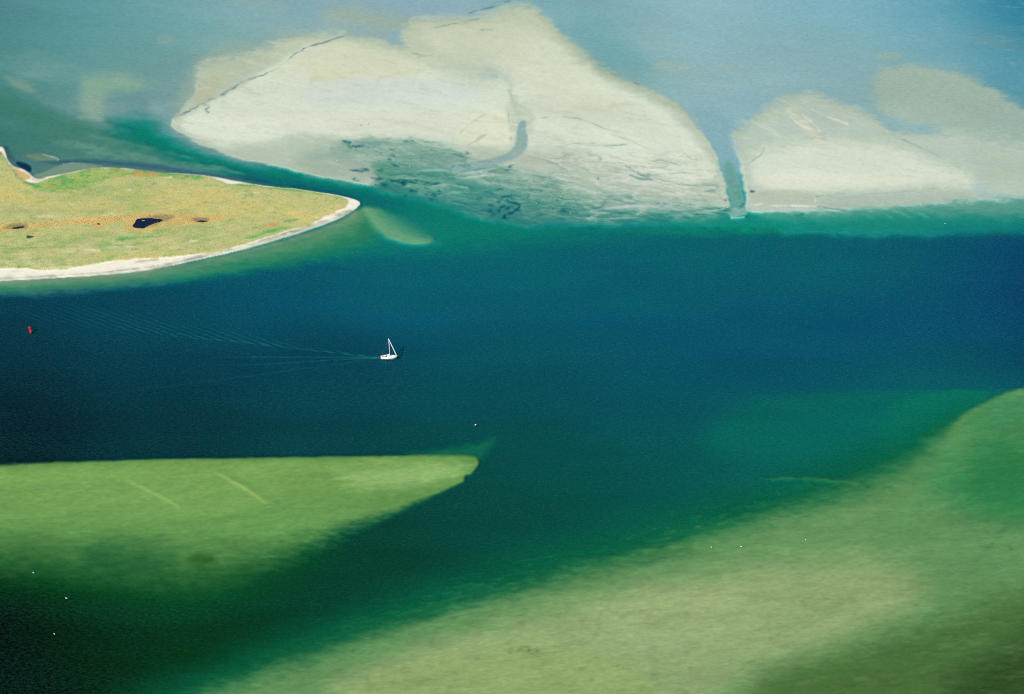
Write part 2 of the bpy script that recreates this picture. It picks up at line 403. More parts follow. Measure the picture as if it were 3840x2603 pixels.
lay(stroke([(2812, 718, 2), (2832, 718, 2.2)], .9), (50, 90, 96))

# --- the tidal gut between the two flats
lay(poly([(2600, 400, 30), (2700, 420, 40), (2750, 460, 20), (2742, 500, 12), (2748, 560, 10), (2758, 600, 8), (2772, 660, 6), (2786, 740, 6), (2800, 780, 7), (2745, 800, 8), (2735, 740, 6), (2722, 690, 5),
          (2708, 630, 5), (2690, 580, 7), (2640, 500, 9), (2600, 440, 16)], 12, warp=5, seed=59) * .75, (132, 172, 180))
lay(poly([(2712, 610), (2745, 600), (2762, 660), (2780, 720), (2796, 780), (2765, 795), (2740, 750), (2725, 680)], 9) * .85, (104, 158, 146))
lay(poly([(2740, 700), (2780, 690), (2795, 770), (2760, 785)], 12) * ss(.1, .7, fbm(51, 14, 7, 3)) * .7, (76, 150, 120))
lay(stroke([(2785, 768, 3), (2790, 760, 3), (2780, 775, 3), (2768, 785, 2.5), (2772, 782, 2)], .8, warp=5, wx=9, wy=6), (24, 110, 80))
lay(poly([(2725, 792), (2740, 780), (2800, 780), (2812, 790), (2800, 805), (2770, 812), (2742, 820)], 5, sm=0) * .75, (150, 182, 172))
lay(stroke([(2738, 818, 2), (2760, 818, 1.5), (2800, 812, 2)], .8), (196, 214, 196))
lay(stroke([(2733, 819, 1.5), (2738, 821, 2)], .8), (20, 90, 80))
lay(stroke([(2794, 815, 1.5), (2803, 811, 1.8)], .8), (20, 90, 80))
# the hook-shaped creek on flat A
lay(poly([(1948, 455, 5), (1972, 452, 5), (1972, 490, 5), (1980, 520, 5), (1972, 555, 6), (1930, 590, 6), (1860, 612, 6), (1760, 632, 8), (1680, 640, 10), (1700, 622, 8), (1780, 606, 6), (1870, 588, 5), (1915, 570, 5), (1935, 540, 5), (1938, 490, 5)], 6) * .9, (134, 168, 172))
lay(poly([(1940, 520), (1975, 510), (1975, 550), (1940, 580), (1900, 590)], 8) * .5, (126, 168, 150))
lay(stroke([(1905, 410, 1.6), (1908, 440, 2), (1914, 480, 2), (1918, 510, 2), (1914, 540, 1.6)], .55, warp=4, wx=12, wy=8), (150, 160, 124))
lay(stroke([(1720, 443, 1.2), (1800, 455, 1.2), (1910, 464, 1.2)], .4), (150, 158, 136))
lay(stroke([(1715, 505, 2), (1750, 475, 3), (1790, 445, 4), (1830, 425, 3)], .6, warp=4), (180, 188, 156))
lay(stroke([(1750, 548, 3), (1780, 530, 5), (1830, 500, 4)], .6, warp=4), (186, 190, 150))

big = fbm(191, 420, 110, 5, ang=10, gain=.6)
lay(A * ss(.05, .9, big) * .45, (188, 198, 178))
lay(A * ss(.1, .9, -big) * .3, (214, 226, 212))
lay(A * ss(-.1, .8, fbm(193, 150, 34, 5, ang=12, gain=.62)) * ss(440, 600, VV) * .4, (176, 190, 176))
lay(poly([(1900, 560), (2150, 540), (2400, 640), (2500, 760), (2200, 760), (1950, 660)], 70, warp=30, seed=194) * A * .35, (182, 196, 184))
lay(A * ss(330, 120, VV + 60 * fbm(192, 260, 70, 4)) * .55, (194, 202, 172))
lay(poly([(1650, 170), (1800, 180), (1900, 270), (1850, 330), (1700, 300), (1600, 240)], 50, warp=24, seed=195) * A * .4, (186, 200, 184))
lay(poly([(2150, 360), (2400, 400), (2560, 520), (2500, 560), (2300, 480)], 50, warp=24, seed=196) * A * .3, (192, 204, 186))
lay(B * ss(.0, .9, fbm(197, 260, 60, 5, ang=14, gain=.6)) * .25, (182, 198, 180))
# --- mottled eel-grass ground between A and the channel
Mz = poly([(1330, 530, 20), (1500, 515, 14), (1640, 530, 20), (1720, 560, 24), (1760, 610, 24), (1950, 625, 26), (2080, 660, 30), (2250, 730, 30), (2500, 745, 30), (2730, 770, 20), (2735, 812, 14),
           (2500, 815, 20), (2250, 835, 24), (2000, 835, 26), (1800, 810, 30), (1600, 740, 30), (1480, 712, 24), (1400, 690, 24), (1400, 640, 44), (1300, 600, 44), (1220, 560, 40)], 36, warp=26, wx=130, wy=34, seed=61)
depthy = ss(0, 1, (VV - (600 + (UU - 1400) * .17)) / 150)
lay(Mz * (.3 + .5 * depthy), (78, 144, 126))
lay(Mz * ss(.2, 1, depthy) * ss(2300, 1700, UU) * .55, (34, 132, 116))
m1 = fbm(62, 120, 20, 5, ang=8)
m2 = fbm(65, 60, 12, 4, ang=10)
m3 = 1 - np.abs(fbm(68, 150, 26, 5, ang=6))
lay(Mz * ss(.1, .8, fbm(76, 300, 70, 4, ang=8)) * (.2 + .35 * depthy), (52, 124, 116))
lay(Mz * ss(.0, .9, m1) * .65, (150, 182, 162))
lay(Mz * ss(.1, 1.0, m2) * .4, (176, 194, 186))
lay(Mz * ss(.05, .7, fbm(77, 44, 8, 4, ang=8, gain=.65)) * (.25 + .4 * depthy), (50, 112, 116))
lay(Mz * ss(.15, .8, fbm(78, 50, 8, 4, ang=10, gain=.65)) * .4 * (1 - .4 * depthy), (188, 202, 190))
lay(Mz * ss(.88, 1., 1 - np.abs(fbm(79, 110, 18, 5, ang=9))) * .5, (60, 112, 116))
lay(Mz * ss(.05, .9, -m1) * .55, (58, 124, 112))
lay(Mz * ss(.86, 1.0, m3) * .5, (190, 204, 180))
lay(Mz * ss(.45, 1.0, -fbm(71, 70, 12, 5, ang=8)) * .5, (38, 104, 108))
lay(poly([(1100, 560), (1300, 540), (1400, 580), (1440, 640), (1380, 690), (1250, 670), (1100, 640)], 26, warp=10, seed=72) * .7, (160, 182, 164))
lay(stroke([(1230, 560, 14), (1330, 530, 12), (1480, 522, 8)], .6, warp=6), (120, 158, 142))
lay(stroke([(1150, 590, 14), (1280, 585, 16), (1380, 610, 10)], .4, warp=8), (142, 170, 158))
lay(stroke([(1300, 655, 7), (1340, 645, 6), (1400, 640, 4)], .6, warp=4), (196, 204, 200))
lay(poly([(1500, 560), (1640, 560), (1720, 590), (1650, 640), (1540, 640), (1450, 600)], 26, warp=14, seed=73) * .55, (104, 152, 140))
lay(poly([(1400, 600), (1480, 610), (1510, 650), (1540, 690), (1440, 680), (1400, 640)], 14, warp=8, seed=74) * .6, (72, 148, 118))
lay(poly([(1540, 680), (1650, 660), (1700, 700), (1620, 720), (1540, 710)], 12, warp=6) * .5, (122, 170, 134))
dz = poly([(1400, 640), (1560, 630), (1760, 650), (2100, 700), (2250, 790), (2000, 830), (1780, 800), (1620, 745), (1480, 712)], 34, warp=16, seed=75) * Mz
lay(dz * .5, (84, 146, 134))
sw = VV - UU * .10 + 26 * fbm(171, 150, 60, 4) + 9 * fbm(173, 60, 30, 3)
fr_s = (sw / 24) % 1.0
amp = np.clip(.5 + .9 * fbm(175, 90, 24, 3), 0, 1)
lay(dz * np.exp(-fr_s * 4.0) * amp * .7, (170, 192, 158))
lay(dz * ss(.72, 1.0, fr_s) * amp * .6, (52, 122, 108))
dz2 = poly([(1950, 560), (2300, 560), (2600, 600), (2690, 660), (2720, 770), (2450, 780), (2200, 760), (1950, 680)], 40, seed=174) * np.clip(A + Mz, 0, 1)
fr_t = ((VV - UU * .06 + 30 * fbm(177, 170, 60, 4) + 8 * fbm(179, 50, 24, 3)) / 30) % 1.0
amp = np.clip(.3 + 1.0 * fbm(176, 110, 30, 3), 0, 1)
lay(dz2 * np.exp(-fr_t * 5.0) * amp * .6, (224, 228, 214))
lay(dz2 * ss(.8, 1.0, fr_t) * amp * .5, (138, 156, 140))
wz = poly([(1280, 530), (1420, 520), (1560, 620), (1800, 660), (2050, 730), (2300, 800), (2000, 830), (1700, 780), (1480, 720), (1360, 690), (1330, 600)], 30, warp=20, seed=197) * Mz
lay(Mz * ss(.45, 1, depthy) * .48, (28, 108, 118))
lay(wz * ss(.42, .75, fbm(198, 52, 12, 5, ang=12, gain=.6)) * .8, (14, 92, 104))
lay(wz * ss(.5, .8, fbm(199, 26, 7, 4, ang=10, gain=.65)) * .6, (20, 96, 104))
lay(poly([(2050, 770), (2450, 770), (2730, 790), (2730, 830), (2300, 850), (2000, 840)], 20, warp=10, seed=200) * ss(.2, .7, fbm(211, 70, 10, 5, ang=2, gain=.6)) * .6, (30, 112, 116))
lay(stroke([(1978, 530, 7), (1960, 570, 8), (1915, 596, 8), (1850, 612, 7), (1760, 630, 8), (1690, 645, 10)], .75, warp=3, rough=False), (142, 174, 176))
lay(stroke([(1760, 650, 5), (1850, 632, 5), (1950, 604, 4)], .6, warp=3), (204, 212, 200))
# dark weed clumps
WEED = [(1300, 531, 16, 4), (1318, 541, 12, 4), (1336, 549, 14, 3.5), (1355, 546, 10, 3), (1472, 584, 10, 3), (1340, 640, 26, 4), (1370, 636, 20, 4), (1425, 640, 14, 4), (1330, 675, 14, 3.5),
        (1412, 670, 22, 5), (1440, 696, 12, 4), (1490, 678, 40, 7), (1530, 684, 34, 8), (1545, 714, 14, 7), (1560, 718, 10, 4), (1522, 734, 8, 6), (1494, 700, 10, 4), (1618, 730, 24, 4), (1512, 690, 10, 4),
        (1402, 694, 10, 3), (1440, 690, 16, 4), (1618, 745, 6, 3), (1695, 766, 8, 3), (1680, 792, 7, 3), (1832, 823, 8, 4), (1625, 690, 10, 5), (1640, 688, 8, 4), (1605, 690, 8, 4), (1755, 574, 10, 3),
        (1900, 640, 10, 3), (1912, 625, 8, 4), (2245, 670, 8, 3), (2720, 750, 4, 4), (1270, 1010, 26, 9), (1390, 985, 14, 5), (1440, 975, 36, 8),
        (2387, 858, 12, 3.5), (2635, 855, 16, 3), (2700, 858, 14, 4), (2290, 878, 10, 3), (2180, 878, 12, 3), (2210, 858, 20, 5), (2850, 862, 30, 4), (3080, 862, 24, 3), (3000, 805, 8, 3), (2990, 806, 10, 2.5)]
for k_, (x_, y_, a_, b_) in enumerate(WEED):
    r_ = math.radians(8)
    p_ = [(x_ + a_ * 1.05 * math.cos(t) - b_ * .3 * math.sin(t), y_ + b_ * math.sin(t) + .12 * a_ * math.cos(t)) for t in np.linspace(0, 6.283, 9)[:-1]]
    deep = y_ > 850
    lay(poly(p_, 5 if not deep else 8, warp=9, wx=26, wy=8, seed=80 + k_, sm=1) * ss(-.7, .1, fbm(480 + k_, 14, 6, 3)) * (.8 if not deep else .4), (12, 84, 98) if not deep else (0, 76, 104))
wp = poly([(1820, 780), (1890, 740), (1950, 720), (1950, 760), (1960, 770), (1945, 800), (1900, 815), (1840, 800)], 14, warp=8, seed=90)
lay(wp * ss(.0, .5, fbm(91, 16, 9, 3)) * .85, (6, 88, 100))
for s_ in ([(1880, 740, 3), (1900, 735, 3), (1935, 728, 3), (1930, 735, 3)], [(1900, 745, 4), (1905, 758, 3), (1940, 762, 3), (1952, 775, 3.5), (1935, 788, 3.5), (1912, 800, 4), (1885, 812, 3), (1905, 822, 3)],
           [(1830, 765, 3), (1850, 770, 3)], [(1770, 735, 3), (1785, 742, 3), (1800, 735, 2)]):
    lay(stroke(s_, .9, warp=4, wx=12, wy=8), (4, 78, 98))
# gullies across the south-east of flat A
GUL = [([(2120, 545, 2), (2170, 534, 4), (2210, 545, 3), (2260, 548, 2.5), (2360, 542, 2)], .6), ([(2150, 560, 4), (2220, 575, 6), (2260, 600, 4)], .45), ([(2280, 500, 2), (2340, 520, 2.5), (2400, 545, 2.5), (2440, 565, 2)], .5),
       ([(2340, 622, 2), (2375, 640, 4), (2400, 655, 5), (2440, 660, 3), (2500, 648, 2), (2620, 650, 2)], .9), ([(2360, 655, 3), (2400, 670, 4), (2450, 675, 3)], .85), ([(2390, 645, 3), (2410, 660, 5), (2440, 658, 5)], .7),
       ([(2440, 605, 2), (2480, 600, 2), (2510, 612, 2.4), (2560, 620, 2)], .5), ([(2460, 670, 2), (2540, 690, 2.4), (2620, 700, 3), (2700, 690, 2)], .55), ([(2530, 545, 2), (2600, 600, 2)], .3),
       ([(2200, 530, 2), (2290, 550, 2), (2420, 530, 2)], .3), ([(2600, 695, 5), (2660, 690, 5), (2700, 700, 4)], .4), ([(2640, 720, 4), (2690, 716, 4)], .6), ([(1900, 630, 3), (1930, 615, 4), (1900, 650, 3)], .6),
       ([(1960, 580, 2), (2040, 600, 2.4), (2100, 620, 3), (2160, 680, 3)], .35), ([(2100, 610, 3), (2180, 620, 3), (2220, 660, 3)], .3), ([(1980, 450, 1.6), (2060, 440, 1.6), (2140, 436, 1.6), (2240, 470, 1.6), (2380, 530, 2.5)], .45),
       ([(2000, 540, 2), (2060, 560, 3), (2130, 545, 2)], .35), ([(2450, 735, 5), (2560, 745, 6), (2660, 750, 5)], .5), ([(2250, 755, 3), (2350, 745, 3), (2450, 770, 3)], .35), ([(2540, 585, 2), (2620, 600, 2)], .35)]
for k_, (s_, a_) in enumerate(GUL):
    lay(stroke(s_, a_, warp=5, wx=40, wy=14, seed=100 + k_), (110, 148, 146) if a_ < .8 else (84, 132, 140))
gz = poly([(2050, 540), (2300, 560), (2600, 600), (2690, 660), (2720, 770), (2450, 780), (2200, 760), (2050, 680)], 40)
lay(gz * ss(.82, .97, 1 - np.abs(fbm(121, 130, 24, 5, ang=7))) * .38, (150, 168, 152))
lay(gz * ss(.84, .98, 1 - np.abs(fbm(125, 150, 22, 5, ang=10))) * .4, (226, 230, 216))
lay(gz * ss(.35, 1, fbm(129, 70, 12, 5, ang=8)) * .35, (150, 166, 150))
# pale bars at the outer edge of A
for s_, a_ in (([(2200, 790, 3), (2350, 775, 6), (2430, 772, 5), (2500, 768, 4), (2530, 762, 4)], .7), ([(2380, 778, 4), (2520, 770, 6), (2540, 765, 4)], .5), ([(2330, 776, 3), (2365, 776, 4)], .8),
               ([(2620, 672, 1.6), (2660, 670, 1.8), (2705, 664, 1.8)], .9), ([(2520, 720, 2.4), (2560, 706, 2.4), (2590, 712, 2)], .6), ([(2240, 790, 4), (2150, 795, 4), (2300, 800, 3)], .4), ([(2560, 800, 2.5), (2680, 790, 3), (2730, 780, 3)], .6),
               ([(2600, 785, 2), (2640, 790, 2), (2730, 795, 3)], .3), ([(2080, 810, 4), (2250, 822, 4), (2400, 815, 3)], .4), ([(1600, 700, 3), (1680, 690, 4), (1760, 705, 4)], .5), ([(1640, 735, 4), (1700, 720, 5), (1760, 725, 3)], .5),
               ([(1560, 640, 3), (1640, 636, 3), (1690, 645, 3)], .5), ([(1700, 670, 4), (1800, 660, 5), (1860, 655, 3)], .6), ([(1780, 680, 4), (1900, 690, 4), (1960, 705, 3)], .4), ([(1720, 650, 3), (1840, 645, 4)], .4)):
    lay(stroke(s_, a_, warp=5, wx=60, wy=20, seed=140, fade=.15), (190, 202, 200))
# thin tide-line cracks in the north
CR = [([(645, 445, 3), (700, 420, 3), (760, 388, 4), (800, 372, 4), (850, 345, 4.5), (885, 325, 3), (905, 305, 2.5), (960, 290, 2.5), (1010, 273, 2.2), (1060, 243, 2), (1100, 205, 2), (1150, 178, 2), (1220, 158, 2.5), (1280, 138, 2.5), (1330, 120, 2)], .75),
      ([(760, 392, 3), (790, 400, 3), (770, 412, 3), (785, 425, 2)], .5), ([(803, 240, 2), (815, 228, 2), (860, 226, 2)], .5), ([(740, 315, 2), (755, 325, 2)], .5), ([(1750, 52, 2), (1820, 30, 2), (1890, 18, 2)], .6), ([(1620, 105, 2), (1720, 85, 2), (1800, 70, 2)], .5),
      ([(1800, 112, 2), (1850, 112, 2)], .5), ([(2290, 272, 2), (2330, 288, 2)], .6), ([(2380, 310, 2), (2400, 318, 2)], .5), ([(1545, 198, 1.5), (1600, 212, 1.5)], .4), ([(1850, 10, 1.5), (1920, 5, 2)], .4), ([(1560, 215, 1.5), (1620, 208, 1.5)], .3)]
for k_, (s_, a_) in enumerate(CR):
    lay(stroke(s_, a_, warp=5, wx=22, wy=10, seed=160 + k_), (84, 116, 130))
lay(stroke([(1380, 462, 1.6), (1384, 466, 1.8)], .7) + stroke([(1352, 468, 1.6), (1357, 472, 1.8)], .7), (120, 130, 120))
# wet speckle in the far shallows
lay(ss(.0, 1.1, fbm(189, 500, 120, 5, ang=8, gain=.6)) * ss(520, 380, VV) * (1 - np.clip(A + B, 0, 1)) * .5, (152, 174, 166))
fs = poly([(2380, 130), (2700, 60), (3100, 150), (3000, 330), (2700, 330), (2400, 260)], 70) + poly([(3100, -100), (4300, -100), (4300, 380), (3800, 330), (3300, 200)], 80)
lay(np.clip(fs, 0, 1) * ss(.35, 1.0, fbm(181, 60, 7, 5, ang=4, gain=.6)) * .45, (158, 176, 166))
lay(np.clip(fs, 0, 1) * ss(.45, 1.0, fbm(187, 90, 26, 5, ang=4, gain=.6)) * .3, (156, 178, 166))
lay(poly([(2440, 235), (2530, 228), (2610, 240), (2600, 265), (2500, 270), (2450, 255)], 10, warp=10, wx=40, wy=10, seed=182) * .5, (160, 182, 170))
lay(poly([(2680, 235), (2750, 240), (2765, 255), (2700, 262)], 8, warp=8, wx=40, wy=10, seed=183) * .5, (158, 178, 165))
lay(poly([(2840, 300), (2920, 295), (2930, 315), (2850, 318)], 12, warp=6, seed=184) * .45, (156, 180, 172))
lay(poly([(3270, 198), (3380, 200), (3390, 220), (3290, 222)], 10, warp=8, seed=185) * .6, (156, 178, 160))
lay(poly([(2140, 80), (2300, 120), (2460, 250), (2400, 300), (2240, 200)], 60) * .35, (96, 158, 165))

# ------------------------------------------------------------------ spit and shelf south of the island
lay(poly([(-480, 1080, 20), (0, 1075, 20), (300, 1062, 22), (600, 1034, 26), (850, 990, 34), (1100, 920, 44), (1250, 860, 50), (1350, 790, 20), (1420, 800, 40), (1420, 900, 50), (1250, 960, 44), (1000, 1005, 34), (700, 1050, 26), (350, 1080, 20), (0, 1098, 16), (-480, 1112, 16)], 20, warp=8, wx=120, wy=40, seed=201) * .9, (46, 128, 92))
lay(poly([(-480, 1060, 14), (0, 1056, 14), (350, 1040, 14), (700, 1000, 16), (950, 935, 20), (1150, 885, 26), (1280, 835, 20), (1365, 765, 6), (1370, 820, 26), (1300, 880, 34), (1100, 940, 30), (850, 996, 24), (500, 1050, 16), (100, 1076, 12), (-480, 1082, 12)], 14, warp=6, seed=202) * .8, (100, 146, 108))
lay(poly([(-480, 1056), (0, 1054), (350, 1038), (700, 992), (950, 930), (1150, 875), (1300, 812), (1350, 780), (1320, 830), (1150, 890), (850, 972), (500, 1032), (100, 1064), (-480, 1072)], 9, warp=3) * .6, (136, 152, 124))
lay(poly([(1362, 770, 6), (1410, 775, 14), (1480, 810, 24), (1560, 860, 30), (1640, 905, 12), (1600, 916, 8), (1540, 916, 5), (1470, 900, 6), (1410, 862, 14), (1385, 830, 20), (1360, 790, 12)], 10, warp=8, seed=203, fray=.2) * .8, (104, 160, 122))
lay(poly([(1400, 790, 30), (1480, 800, 60), (1600, 850, 60), (1660, 920, 30), (1550, 900, 40), (1450, 850, 50)], 40) * .4, (40, 138, 112))
lay(stroke([(1372, 775, 10), (1400, 820, 22), (1450, 865, 26), (1510, 890, 18), (1570, 905, 10), (1620, 908, 6)], .38, rough=False), (136, 172, 128))

# ------------------------------------------------------------------ the two banks south of the channel
T = poly([(-480, 1765, 12), (0, 1738, 10), (300, 1730, 6), (700, 1722, 6), (1100, 1712, 6), (1500, 1707, 7), (1640, 1706, 8), (1715, 1706, 9), (1770, 1708, 9), (1800, 1722, 6), (1800, 1740, 5), (1788, 1752, 5), (1776, 1776, 5), (1752, 1778, 5), (1752, 1800, 5), (1740, 1808, 5),
          (1650, 1848, 9), (1500, 1910, 22), (1330, 1970, 50), (1150, 2030, 80), (950, 2100, 110), (750, 2150, 130), (500, 2120, 150), (200, 2080, 150), (-100, 2070, 150), (-480, 2060, 150)], 20, warp=10, wx=300, wy=80, seed=210)
lay(poly([(1500, 1700), (1650, 1692), (1770, 1672), (1870, 1630), (1830, 1690), (1795, 1735), (1740, 1725), (1600, 1712)], 17, warp=6, seed=208) * .6, (30, 118, 84))
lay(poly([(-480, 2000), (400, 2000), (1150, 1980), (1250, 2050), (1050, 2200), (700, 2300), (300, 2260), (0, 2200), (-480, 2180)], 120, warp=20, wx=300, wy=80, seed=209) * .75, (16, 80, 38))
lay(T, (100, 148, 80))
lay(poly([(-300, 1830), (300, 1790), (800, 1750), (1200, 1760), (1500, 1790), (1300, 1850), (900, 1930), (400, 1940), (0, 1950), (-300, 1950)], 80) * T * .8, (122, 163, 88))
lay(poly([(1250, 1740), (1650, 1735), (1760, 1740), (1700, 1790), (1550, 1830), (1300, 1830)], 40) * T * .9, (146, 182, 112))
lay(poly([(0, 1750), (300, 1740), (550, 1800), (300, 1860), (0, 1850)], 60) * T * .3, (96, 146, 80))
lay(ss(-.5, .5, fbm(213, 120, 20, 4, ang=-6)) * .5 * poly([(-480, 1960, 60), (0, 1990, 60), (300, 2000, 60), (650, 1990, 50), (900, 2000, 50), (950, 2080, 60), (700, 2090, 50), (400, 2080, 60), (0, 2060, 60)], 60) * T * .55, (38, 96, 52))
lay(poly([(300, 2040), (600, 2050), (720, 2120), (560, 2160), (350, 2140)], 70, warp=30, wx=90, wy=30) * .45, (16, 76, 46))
lay(poly([(-480, 1775), (0, 1745), (400, 1738), (1000, 1728), (1650, 1722), (1650, 1760), (1000, 1790), (300, 1800), (-480, 1840)], 26, warp=6) * T * .5, (134, 174, 92))
lay(stroke([(790, 1760, 4), (860, 1797, 7), (930, 1838, 8), (1010, 1895, 5)], .75, rough=False, fade=.3), (156, 188, 108))
lay(stroke([(760, 1735, 10), (860, 1778, 14), (950, 1825, 14), (1060, 1890, 10)], .18, rough=False, fade=.2), (76, 132, 76))
lay(stroke([(450, 1790, 5), (540, 1830, 7), (620, 1870, 7), (690, 1912, 5)], .65, rough=False, fade=.3), (148, 182, 102))
lay(stroke([(380, 1760, 8), (480, 1800, 8)], .3) + stroke([(200, 1735, 5), (260, 1745, 6), (330, 1775, 7)], .6), (120, 164, 84))
lay(stroke([(1000, 1800, 9), (1100, 1850, 9)], .3) + stroke([(0, 1830, 12), (300, 1880, 14)], .2), (118, 160, 80))
lay(stroke([(1690, 1790, 6), (1740, 1770, 6), (1770, 1735, 5)], .5), (130, 176, 94))
lay(stroke([(1600, 1705, 12), (1700, 1695, 14), (1790, 1668, 12)], .45), (40, 120, 90))
tb = fbm(211, 260, 40, 4, ang=-8)
lay(T * ss(.2, 1.1, tb) * .22, (120, 160, 86))
lay(T * ss(.2, 1.1, -tb) * .2, (60, 112, 56))
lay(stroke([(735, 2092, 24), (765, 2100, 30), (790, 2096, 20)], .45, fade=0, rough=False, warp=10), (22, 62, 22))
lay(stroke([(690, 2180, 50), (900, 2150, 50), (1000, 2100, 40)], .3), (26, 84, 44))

# lower right bank
Rr = poly([(4330, 1440, 14), (3840, 1452, 10), (3740, 1475, 10), (3640, 1530, 14), (3580, 1578, 20), (3520, 1660, 70), (3430, 1750, 90), (3280, 1820, 85), (3000, 1905, 70), (2750, 1990, 55), (2450, 2080, 50), (2100, 2170, 48), (1800, 2260, 42), (1500, 2360, 44), (1200, 2460, 50),
           (900, 2560, 60), (600, 2680, 60), (300, 2800, 60), (300, 3000, 60), (4330, 3000, 60)], 30, warp=16, wx=220, wy=50, seed=221)
lay(poly([(4330, 1450, 10), (3840, 1458, 7), (3500, 1462, 10), (3200, 1466, 16), (2900, 1480, 30), (2700, 1530, 60), (2600, 1700, 60), (2900, 1760, 60), (3300, 1760, 60), (3840, 1700, 60), (4330, 1700, 60)], 30, fray=.08) * .6, (4, 104, 92))
lay(poly([(3450, 1468, 8), (3700, 1462, 7), (3720, 1480, 8), (3600, 1560, 12), (3500, 1680, 40), (3300, 1700, 60), (3300, 1550, 50)], 30) * .45, (10, 122, 92))
lay(poly([(4330, 1500), (3700, 1540), (3500, 1600), (3250, 1660), (3000, 1760), (2600, 1880), (2200, 2010), (1800, 2120), (1400, 2250), (1000, 2400), (600, 2560), (300, 2700), (300, 3000), (4330, 3000)], 95, warp=18, wx=240, wy=60, seed=219) * .8, (6, 92, 66))
lay(poly([(4330, 1500), (3700, 1530), (3560, 1590), (3400, 1720), (3100, 1830), (2700, 1950), (2300, 2070), (1900, 2180), (1500, 2300), (1100, 2440), (700, 2600), (400, 2750), (400, 3000), (4330, 3000)], 75, warp=18, wx=240, wy=60, seed=220) * .8, (34, 112, 66))
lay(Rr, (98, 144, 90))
lay(poly([(4330, 1460), (3840, 1462), (3740, 1490), (3640, 1545), (3590, 1600), (3700, 1620), (3900, 1560), (4330, 1560)], 40) * .6, (54, 138, 92))
lay(poly([(4330, 1530), (3900, 1560), (3650, 1600), (3450, 1760), (3500, 1900), (3800, 1960), (4330, 1960)], 90) * Rr * .7, (46, 126, 78))
lay(poly([(4330, 1620), (3900, 1640), (3650, 1700), (3600, 1850), (3750, 1950), (4330, 1960)], 90) * Rr * .6, (34, 116, 62))
lay(stroke([(3660, 1560, 30), (3600, 1680, 50), (3480, 1840, 70), (3350, 1980, 80)], .25, rough=False, fade=0) * Rr, (84, 150, 90))
lay(poly([(2500, 2140), (2900, 2020), (3300, 1960), (3600, 2050), (3600, 2250), (3200, 2350), (2700, 2320), (2400, 2260)], 120) * Rr * .6, (104, 148, 94))
lay(poly([(1900, 2330, 60), (2200, 2250, 70), (2650, 2150, 80), (3000, 2090, 90), (3350, 2100, 110), (3480, 2230, 110), (3250, 2400, 110), (2980, 2480, 90), (2700, 2600, 80), (2500, 3000, 60), (1500, 3000, 60), (1150, 2600, 70), (1500, 2450, 60)], 60, warp=24, wx=260, wy=70, seed=229) * Rr * .85, (148, 166, 114))
lay(poly([(2200, 2330), (2500, 2180), (2850, 2240), (2850, 2400), (2500, 2480), (2200, 2450)], 90) * Rr * .5, (156, 172, 124))
lay(poly([(1300, 2540), (1800, 2430), (2300, 2460), (2500, 2560), (2400, 3000), (900, 3000)], 60) * Rr * .45, (150, 172, 104))
lay(poly([(4330, 2080, 90), (3840, 2200, 90), (3500, 2330, 90), (3100, 2450, 90), (2800, 2560, 80), (2550, 3000, 60), (4330, 3000, 60)], 90) * .7, (62, 94, 44))  # lens darkening of the lower right corner, painted as darker bed
lay(poly([(4330, 2200, 90), (3950, 2300, 90), (3750, 2440, 90), (3500, 2600, 90), (3400, 3000, 60), (4330, 3000, 60)], 90) * .6, (34, 60, 30))  # inner step of the same painted corner darkening
# mottling of the edge between green channel and sand
Ez = poly([(1500, 2260), (1900, 2110), (2300, 1990), (2700, 1880), (3200, 1780), (3500, 1760), (3300, 1880), (2900, 2000), (2500, 2100), (2000, 2230), (1600, 2360), (1200, 2480), (900, 2540), (1200, 2400)], 60)
e1 = fbm(231, 80, 14, 5, ang=-12, gain=.62)
lay(Ez * ss(.05, .9, e1) * .4, (66, 128, 74))
lay(Ez * ss(.1, .9, -e1) * .4, (10, 84, 60))
lay(Ez * ss(.45, 1.0, fbm(235, 40, 8, 5, ang=-8)) * .35, (96, 148, 82))
for s_ in ([(1690, 2264, 3), (1730, 2258, 5), (1750, 2262, 3)], [(1560, 2292, 3), (1600, 2286, 3)], [(1480, 2335, 3), (1510, 2325, 3)], [(2850, 1800, 4), (3000, 1790, 6), (3120, 1802, 7), (3240, 1815, 5)]):
    lay(stroke(s_, .35, warp=8, wx=30, wy=10), (84, 136, 78))
lay(poly([(2700, 2060), (2500, 2110), (2200, 2170), (2000, 2220), (2300, 2120), (2550, 2050)], 22, warp=10, seed=237) * .3, (40, 100, 60))
g1 = fbm(241, 110, 20, 5, ang=-6, gain=.66)
lay(Rr * ss(.0, 1.0, g1) * .22, (150, 172, 118))
lay(Rr * ss(.0, 1.0, -g1) * .2, (84, 124, 76))
g2 = fbm(245, 46, 18, 5, ang=-10)
lay(Rr * ss(.25, 1.0, -g2) * .22 * ss(2050, 2300, VV), (84, 108, 62))
# weed line at the bottom
lay(stroke([(1880, 2445, 12), (1990, 2438, 14), (2080, 2440, 13), (2160, 2450, 10)], 1.0, warp=10, wx=30, wy=14) * ss(-.2, .6, fbm(251, 34, 14, 4)) * .75, (84, 104, 52))
lay(stroke([(2200, 2460, 8), (2300, 2490, 10), (2380, 2525, 7)], 1.0, warp=12, wx=26, wy=14) * ss(0, .7, fbm(255, 26, 12, 4)) * .65, (96, 118, 62))
lay(poly([(2250, 2300), (2500, 2250), (2650, 2290), (2500, 2340), (2300, 2350)], 50, warp=20) * ss(-.2, .8, fbm(257, 60, 20, 4)) * .35, (110, 134, 94))
lay(poly([(3660, 2010), (3840, 1990), (3840, 2080), (3700, 2070)], 20, warp=10) * ss(0, .6, fbm(259, 30, 12, 4)) * .3, (54, 88, 44))
# large soft unevenness of the deep water bed
dn = fbm(261, 420, 90, 4, ang=4)
C *= (1 + .035 * dn)[..., None]

